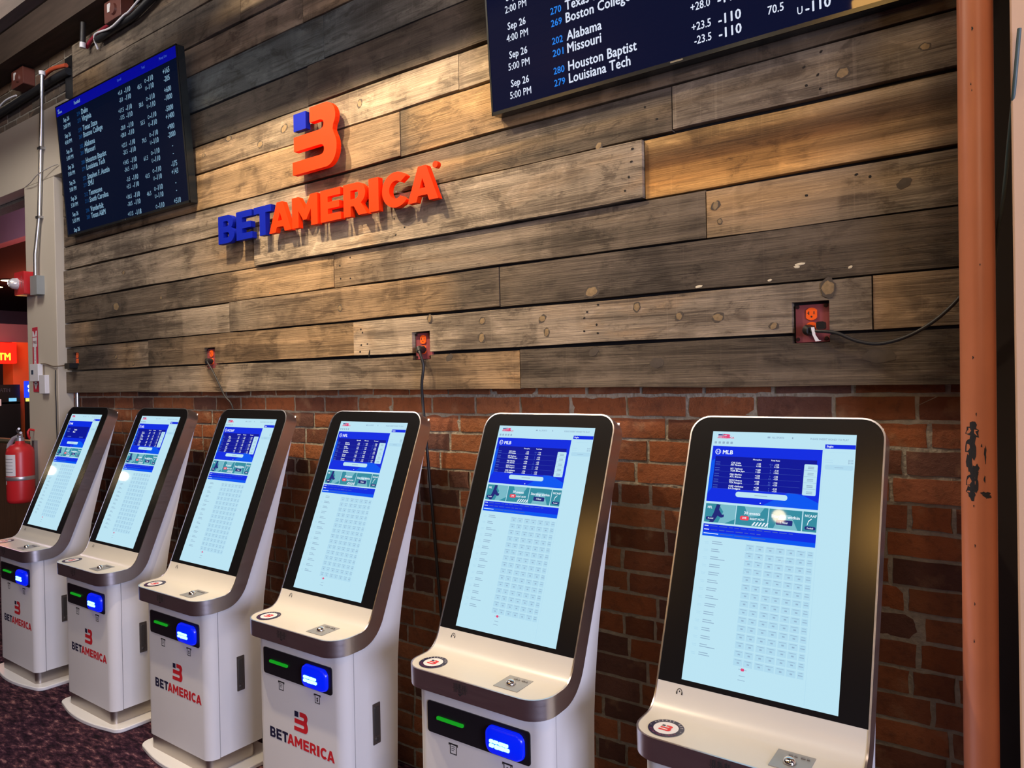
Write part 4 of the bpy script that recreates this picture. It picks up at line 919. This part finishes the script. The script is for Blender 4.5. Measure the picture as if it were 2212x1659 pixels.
# ------------------------------------------------------------------ pilaster fittings
t = thing('fire_alarm', 'red fire alarm strobe with clear lens on the pilaster, next to a grey box', 'fire alarm', (-5.755, 2.20, 2.41))
m = MB(); m.rbox(-.075, .085, -.075, 0, -.080, .080, .012); m.build('housing', mat('fire_red', (.55, .02, .025), .35), t, smooth=40)
m = MB(); m.lathe([(0, -.055), (.022, -.050), (.036, -.03), (.040, 0)], (-.030, -.075, 0), 18, axis='y'); m.build('strobe_lens', mat('clear_lens', (.75, .75, .78), .1, .3), t, smooth=40)
m = MB()
for k, ch in enumerate('FIRE'): put_text(m, ch, .045, .035-k*.022, .016, lambda a, b: (a, -.0757, b), 0, align='c', bold=.03)
m.build('fire_lettering', WPLASTIC, t)
m = MB(); m.rbox(-.052, .052, -.05, 0, -.065, .065, .004); jb = m.build('junction_box', GREYBOX, loc=(-5.585, 2.20, 2.385)); tag(jb, 'small grey electrical box right of the red fire alarm', 'junction box')
t = thing('conduit', 'thin steel conduit rising up the pilaster to the brick above the beam', 'conduit', (-5.5, 2.2, 2.4))
m = MB(); P = [(-5.605, 2.172, 2.445), (-5.600, 2.172, 2.60), (-5.578, 2.178, 2.72), (-5.553, 2.184, 2.86), (-5.500, 2.184, 3.33), (-5.455, 2.184, 3.80)]
m.tube([(x+5.5, y-2.2, z-2.4) for x, y, z in P], .0125, 10); m.build('tube', GALV, t, smooth=40)
m = MB(); m.rbox(-.022, .030, -.032, 0, .90, .918, .003); m.build('clip', GALV, t)
m = MB(); m.rbox(-.075, -.025, -.032, 0, .44, .456, .003); m.build('clip', GALV, t)
m = MB(); m.tube([(.045, -.016, 1.395), (.045, -.016, 1.42)], .02, 10); m.build('end_fitting', WPLASTIC, t, smooth=40)
cord('cable_tie_wire', [(-5.78, 2.188, 3.095), (-5.64, 2.17, 3.10), (-5.50, 2.162, 3.13), (-5.35, 2.18, 3.155), (-5.27, 2.19, 3.16)], .003, 'thin grey wire sagging across the conduit at the beam corner', 'wire', material=mat('grey_wire', (.35, .33, .32), .6))
t = thing('extinguisher_sign', 'narrow red and white extinguisher arrow sign on the pilaster', 'sign', (-5.700, 2.198, 1.88))
m = MB(); m.box(-.042, .042, -.002, 0, -.225, .225, 0); m.build('panel', mat('sign_red', (.52, .015, .05), .5), t)
m = MB()
def fs(a, b): return (a, -.0026, b)
m.add([fs(-.036, .16), fs(.036, .16), fs(.036, .20), fs(-.036, .20)], [(0, 1, 2, 3)]); m.add([fs(-.034, .09), fs(.034, .09), fs(.034, .155), fs(-.034, .155)], [(0, 1, 2, 3)])
m.add([fs(-.018, -.17), fs(.018, -.17), fs(.018, .09), fs(-.018, .09)], [(0, 1, 2, 3)]); m.add([fs(-.034, -.165), fs(.034, -.165), fs(0, -.21)], [(0, 1, 2)])
m.build('arrow_print', WPLASTIC, t)
m = MB(); m.add([(-.03, -.003, .222), (.03, -.003, .222), (0, -.003, .165)], [(0, 1, 2)]); put_text(m, 'FIRE', 0, .110, .022, lambda a, b: (a, -.003, b), 0, align='c', w=.058)
for k, ch in enumerate('EXTINGUISHER'): put_text(m, ch, 0, .072-k*.0205, .014, lambda a, b: (a, -.003, b), 0, align='c')
m.build('lettering', MATS['sign_red'], t)
t = thing('thermostat', 'white wall box with a small blue display over the arrow sign', 'thermostat', (-5.662, 2.2, 1.788))
m = MB(); m.rbox(-.066, .066, -.030, 0, -.060, .060, .006); m.build('case', WPLASTIC, t, bevel=.002)
m = MB(); m.rbox(-.04, -.008, -.0315, -.030, -.012, .018, .002); m.build('display_window', mat('slate_blue_lcd', (.02, .05, .10), .2), t)
t = thing('sensor_box', 'narrow white box hanging just right of the thermostat', 'sensor', (-5.542, 2.2, 1.706))
m = MB(); m.rbox(-.046, .046, -.028, 0, -.064, .064, .004); m.build('case', WPLASTIC, t, bevel=.002)
m = MB(); m.tube([(-.02, -.006, .062), (-.022, -.006, .135)], .003, 6); m.build('lead', MATS['brown_wire'], t)
# fire extinguisher
t = thing('fire_extinguisher', 'red fire extinguisher hanging on the pilaster beside the leftmost kiosk', 'fire extinguisher', (-5.725, 2.098, .895))
m = MB(); m.lathe([(0, 0), (.070, .0), (.082, .012), (.084, .03), (.084, .345), (.078, .372), (.058, .395), (.030, .408), (.026, .425)], n=32); m.build('cylinder', MATS['fire_red'], t, smooth=50)
m = MB(); m.lathe([(.026, .42), (.026, .445), (.018, .45), (.018, .47), (0, .47)], n=16); m.tube([(0, 0, .462), (.05, -.02, .475), (.10, -.03, .485)], .009, 8); m.tube([(.0, 0, .470), (-.04, .0, .492), (.07, -.03, .512)], .008, 8); m.build('valve_head', mat('cast_aluminium', (.45, .46, .48), .4, .8, noise=.2), t, smooth=40)
m = MB(); m.tube([(-.01, -.01, .455), (-.055, -.02, .44), (-.090, -.03, .40), (-.10, -.03, .37)], [.012, .013, .015, .018], 10); m.build('nozzle', mat('pale_nozzle', (.38, .35, .40), .5), t, smooth=40)
m = MB()
def wrap(a0, a1, z0, z1, mi, r=.0846):
    q = [math.radians(a0+(a1-a0)*k/10) for k in range(11)]
    m.add([(r*math.cos(a), r*math.sin(a), z0) for a in q]+[(r*math.cos(a), r*math.sin(a), z1) for a in q], [(k, k+1, 12+k, 11+k) for k in range(10)], mi)
wrap(-118, -40, .19, .335, 0); 
for k in range(5): wrap(-108, -52, .215+k*.022, .219+k*.022, 1, .0849)
wrap(-118, -90, .130, .155, 0)
m.build('label_sheet', [WPLASTIC, mat('label_grey', (.25, .26, .30), .6)], t)
m = MB(); m.lathe([(.0852, .158), (.0862, .16), (.0862, .182), (.0852, .184)], n=32); m.build('strap', mat('strap_metal', (.5, .47, .5), .35, .8), t, smooth=40)
m = MB(); m.rbox(-.02, .02, .080, .102, .1, .42, .004); m.build('hanger', LATCHM, t)
t = thing('wall_hook', 'small red hook on the pilaster just above the extinguisher', 'hook', (-5.755, 2.2, 1.365))
m = MB(); m.tube([(0, 0, .02), (0, -.03, .028), (.012, -.045, .012), (.006, -.04, -.015), (0, -.03, -.035)], .008, 8); m.build('bent_hook', MATS['fire_red'], t, smooth=50)

# ------------------------------------------------------------------ wiring along the wall top
BROWN = mat('brown_junction_box', (.13, .04, .03), .5, noise=.2)
for x, z, lb in ((-4.456, 3.918, 'brown junction box with white tag up by the ceiling, right of the far television corner'), (-5.97, 3.915, 'brown junction box on the brick at the far upper left corner')):
    t = thing('ceiling_junction_box', lb, 'junction box', (x, 2.242 if x > -5 else 2.295, z), 'junction boxes on the ledger')
    m = MB(); m.rbox(-.10, .10, -.07, 0.008, -.055, .07, .01); m.build('box', BROWN, t, bevel=.002)
    m = MB(); m.lathe([(0, -.012), (.03, -.012), (.035, 0)], (.02, -.07, .0), 14, axis='y'); m.build('cover', BROWN, t, smooth=40)
    m = MB(); m.rbox(-.055, -.02, -.074, -.07, .0, .05, .002); m.build('tag_label', WPLASTIC, t)
bl = thing('cable_bundle', 'bundle of black, red and white cables rising along the brick at the upper left edge', 'cables')
cord('black_cable', [(-8.5, 2.27, 3.72), (-7.2, 2.27, 3.76), (-6.25, 2.265, 3.775), (-5.75, 2.265, 3.79), (-5.40, 2.262, 3.795), (-5.24, 2.262, 3.79)], .026, 'thick black cable rising along the brick at upper left', 'cable', parent=bl)
cord('red_cable', [(-5.62, 2.25, 3.84), (-5.45, 2.24, 3.85), (-5.24, 2.245, 3.825)], .014, 'short orange red cable over the black cable end', 'cable', material=mat('orange_red_cable', (.5, .08, .03), .5), parent=bl)
cord('white_wire', [(-6.60, 2.25, 3.70), (-6.35, 2.235, 3.79), (-6.20, 2.235, 3.82), (-6.06, 2.25, 3.825)], .006, 'white wire along the black cable at the upper left edge', 'wire', material=WPLASTIC, parent=bl)
br = thing('cable_bundle', 'bundle of black, red and white cables under the ledger above the far television', 'cables')
cord('black_cable', [(-4.74, 2.215, 3.84), (-4.57, 2.212, 3.842), (-4.40, 2.212, 3.846), (-4.28, 2.212, 3.85), (-4.12, 2.215, 3.885), (-3.95, 2.225, 3.93)], .022, 'black cable clipped under the ledger beyond the brown box', 'cable', parent=br)
cord('red_cable', [(-4.92, 2.232, 3.85), (-4.83, 2.225, 3.872), (-4.70, 2.225, 3.89), (-4.56, 2.225, 3.90)], .012, 'dark red cable under the ledger joining the brown box', 'cable', material=mat('dark_red_cable', (.25, .012, .03), .5), parent=br)
cord('white_wire', [(-4.78, 2.235, 3.80), (-4.73, 2.195, 3.86), (-4.50, 2.18, 3.83), (-4.34, 2.18, 3.855), (-4.28, 2.18, 3.86), (-4.16, 2.185, 3.90), (-4.05, 2.20, 3.95)], .006, 'white wire looping under the brown box near the ceiling', 'wire', material=WPLASTIC, parent=br)
m = MB(); m.tube([(-4.90, 2.20, 3.86), (-4.885, 2.20, 3.985)], .017, 10); m.tube([(-4.903, 2.20, 3.83), (-4.90, 2.20, 3.862)], .018, 10, 1); o = m.build('pipe_stub', [RUBBER, WPLASTIC], smooth=40); tag(o, 'short dark pipe stub with white tip hanging at the wall top', 'pipe')
m = MB(); m.tube([(-5.285, 2.285, 1.66), (-5.285, 2.285, 1.2), (-5.285, 2.285, .1)], .014, 10); o = m.build('wall_conduit', GALV, smooth=40); tag(o, 'short grey conduit on the brick behind the leftmost kiosk', 'conduit')

# ------------------------------------------------------------------ bar area in the opening
t = thing('atm_sign', 'glowing red sign with yellow ATM letters past the opening', 'sign', (-10.15, 3.45, 2.12))
m = MB(); m.rbox(-.05, .10, -.35, .22, -.135, .115, .01, axis='x'); m.build('lightbox', mat('red_lightbox', (.4, .01, .01), .4, emit=(1, .012, .004), es=1.6), t)
m = MB(); put_text(m, 'ATM', .155, -.095, .088, lambda a, b: (.103, a, b), 0, align='r', bold=.04, w=.195); m.build('letters', mat('yellow_neon', (.5, .3, .02), .4, emit=(1, .50, .03), es=2.2), t)
t = thing('cash_machine', 'dark cash machine below the red sign past the opening', 'cash machine', (-9.95, 3.56, 0))
m = MB(); m.box(-.3, .0, -.30, .10, 0, 1.52); m.prism([(0, 1.5), (0, 1.73), (-.18, 1.73), (-.25, 1.5)], lambda a, b, k: (a, -.30+.40*k, b)); m.build('body', BLACK, t)
m = MB(); put_text(m, 'ATM', -.06, 1.645, .045, lambda a, b: (.002, a, b), 0, align='c', bold=.03); m.build('lettering', mat('dim_grey_print', (.22, .24, .3), .5), t)
m = MB(); m.rbox(.001, .004, -.28, -.10, 1.48, 1.56, .004, axis='x'); m.rbox(.001, .004, -.02, .06, 1.53, 1.57, .004, axis='x', mi=1); m.build('screen', [mat('pink_lit_panel', (.3, .2, .2), .4, emit=(.7, .45, .45), es=.6), mat('cyan_lit_panel', (.1, .3, .4), .4, emit=(.2, .6, .9), es=.9)], t)
t = thing('slot_screen', 'bright blue screen with white shapes beside the cash machine', 'screen', (-9.85, 3.735, 1.65))
m = MB(); m.rbox(-.04, .0, -.055, .065, -.08, .12, .008, axis='x'); m.build('panel', mat('blue_lit_panel', (.0, .02, .3), .4, emit=(.01, .04, 1), es=1.4), t)
m = MB(); m.lathe([(0, .004), (.022, .004), (.022, 0)], (.0, -.01, .055), 14, axis='x'); m.lathe([(0, .004), (.028, .004), (.028, 0)], (.0, .0, .005), 14, axis='x'); m.build('figure', mat('pale_lit_panel', (.5, .6, .7), .4, emit=(.6, .85, 1), es=1.2), t)
m = MB(); m.rbox(-.001, .004, -.055, .02, -.125, -.085, .004, axis='x'); m.build('caption', mat('yellow_lit_panel', (.4, .4, .1), .4, emit=(.8, .8, .15), es=1.0), t)
m = MB(); m.box(-.06, .0, -.045, .055, -1.65, -.08); m.build('stand', BLACK, t)
for x, y, lb in ((-14.6, 4.98, 'nearer the frame edge'), (-13.6, 4.93, 'next to the pilaster')):
    t = thing('ceiling_downlight', 'small warm ceiling downlight past the opening, '+lb, 'downlight', (x, y, 3.45), 'downlights over the bar')
    m = MB(); m.lathe([(.0, -.012), (.16, -.012)], n=20); m.build('lens', mat('warm_lens', (.8, .6, .4), .4, emit=(1, .62, .3), es=7), t)
    m = MB(); m.lathe([(.16, -.014), (.19, -.014), (.19, 0)], n=20); m.build('trim_ring', BLACK, t)
point('atm_sign_glow', (-9.6, 3.4, 2.35), 16, (1, .10, .03), .15)
point('bar_ceiling_glow', (-13.5, 5.2, 3.0), 30, (1, .16, .08), .2)
point('soffit_fill', (-8.6, 2.45, 2.7), 26, (.95, .75, .95), .2)  # added fill to brighten the mauve soffit
point('bar_warm_glow', (-9.2, 3.3, 1.9), 6, (1, .6, .15), .15)
# dark stools, panelled counter and black posts
m = MB(); m.box(-9.2, -7.0, 3.0, 3.1, 0, 1.12); o = m.build('bar_counter', mat('brown_panelling', (.14, .075, .04), .6, noise=.5, nscale=4, stretch=(8, 8, 1)))
tag(o, 'brown panelled counter front past the pilaster, behind the extinguisher', 'counter')
for x, y, lb in ((-6.62, 2.56, 'black post at the left frame edge beyond the extinguisher'), (-6.22, 2.56, 'black post just left of the leftmost kiosk screen')):
    m = MB(); m.lathe([(.14, 0), (.14, .012), (.03, .02), (.022, .05), (.022, 1.05), (.03, 1.06), (0, 1.08)], n=16); o = m.build('stanchion_post', BLACK, loc=(x, y, 0), smooth=40); tag(o, lb, 'post')
m = MB(); m.tube([(-9.2, 2.9, 1.17), (-6.2, 2.9, 1.17)], .03, 8); o = m.build('counter_rail', mat('olive_rail', (.12, .11, .06), .5)); tag(o, 'dark rail along the panelled counter top', 'rail')
for k, (x, y) in enumerate(((-8.6, 3.45), (-8.0, 3.5))):
    t = thing('bar_stool', 'dark bar stool seen as a shadow past the opening, '+('left' if k == 0 else 'right')+' one', 'stool', (x, y, 0), 'stools at the bar')
    m = MB(); m.rbox(-.2, .2, -.2, .2, .74, .80, .05, axis='z'); m.build('seat', BLACK, t, bevel=.01)
    m = MB(); m.rbox(-.2, .2, .17, .21, .85, 1.46, .05); m.build('backrest', BLACK, t, bevel=.01)
    for a in (-.16, .16):
        for b in (-.16, .16): m = MB(); m.tube([(a, b, 0), (a*.85, b*.85, .75)], .016, 8); m.build('leg', BLACK, t)

# ------------------------------------------------------------------ lamps of the room (behind the camera, mirrored in the glass)
BULB = mat('warm_bulb', (.9, .7, .4), .3, emit=(1, .74, .42), es=34)
SHADE = mat('amber_shade', (.6, .4, .15), .5, emit=(1, .52, .12), es=24)
for k, (x, y, z) in enumerate(((-1.81, -1.53, 3.68), (-9.47, -.31, 2.56), (-9.95, .24, 2.19))):
    t = thing('pendant_bulb', 'bare warm globe bulb hanging on a black cord'+(', over the middle of the room', ', far down the room', ', farthest down the room')[k], 'lamp', (x, y, z))
    m = MB(); m.lathe([(.055*math.cos(a), .055*math.sin(a)) for a in [-PI/2+PI*i/12 for i in range(13)]], n=20); m.build('globe', BULB, t, smooth=60)
    m = MB(); m.tube([(0, 0, .05), (0, 0, .11)], .02, 10); m.tube([(0, 0, .11), (0, 0, 4.30-z)], .004, 6); m.build('cord', BLACK, t)
for k, (x, y, z) in enumerate(((-0.98, -1.75, 3.72), (-3.98, -2.46, 3.7))):
    t = thing('drum_pendant', 'tall amber drum lamp hanging under the dark ceiling'+(', nearer', ', farther')[k], 'lamp', (x, y, z))
    m = MB(); m.lathe([(.0, -.16), (.12, -.16), (.14, .16), (0, .16)], n=28); m.build('drum', SHADE, t, smooth=40)
    m = MB(); m.tube([(0, 0, .16), (0, 0, 4.30-z)], .006, 6); m.build('cord', BLACK, t)
for k, (a, b, e) in enumerate(SPOTS):
    t = thing('track_spotlight', 'black track spotlight aimed at the plank wall'+(', left one', ', right one')[k], 'spotlight', (a[0], a[1], a[2]))
    d = (Vector(b)-Vector(a)).normalized()
    m = MB(); m.tube([tuple(d*-.16), tuple(d*-.02)], .045, 14, cap=False); m.build('can', BLACK, t, smooth=40)
    m = MB(); m.tube([tuple(d*-.10), (0, 0, 4.29-a[2])], .012, 8); m.build('yoke', BLACK, t)
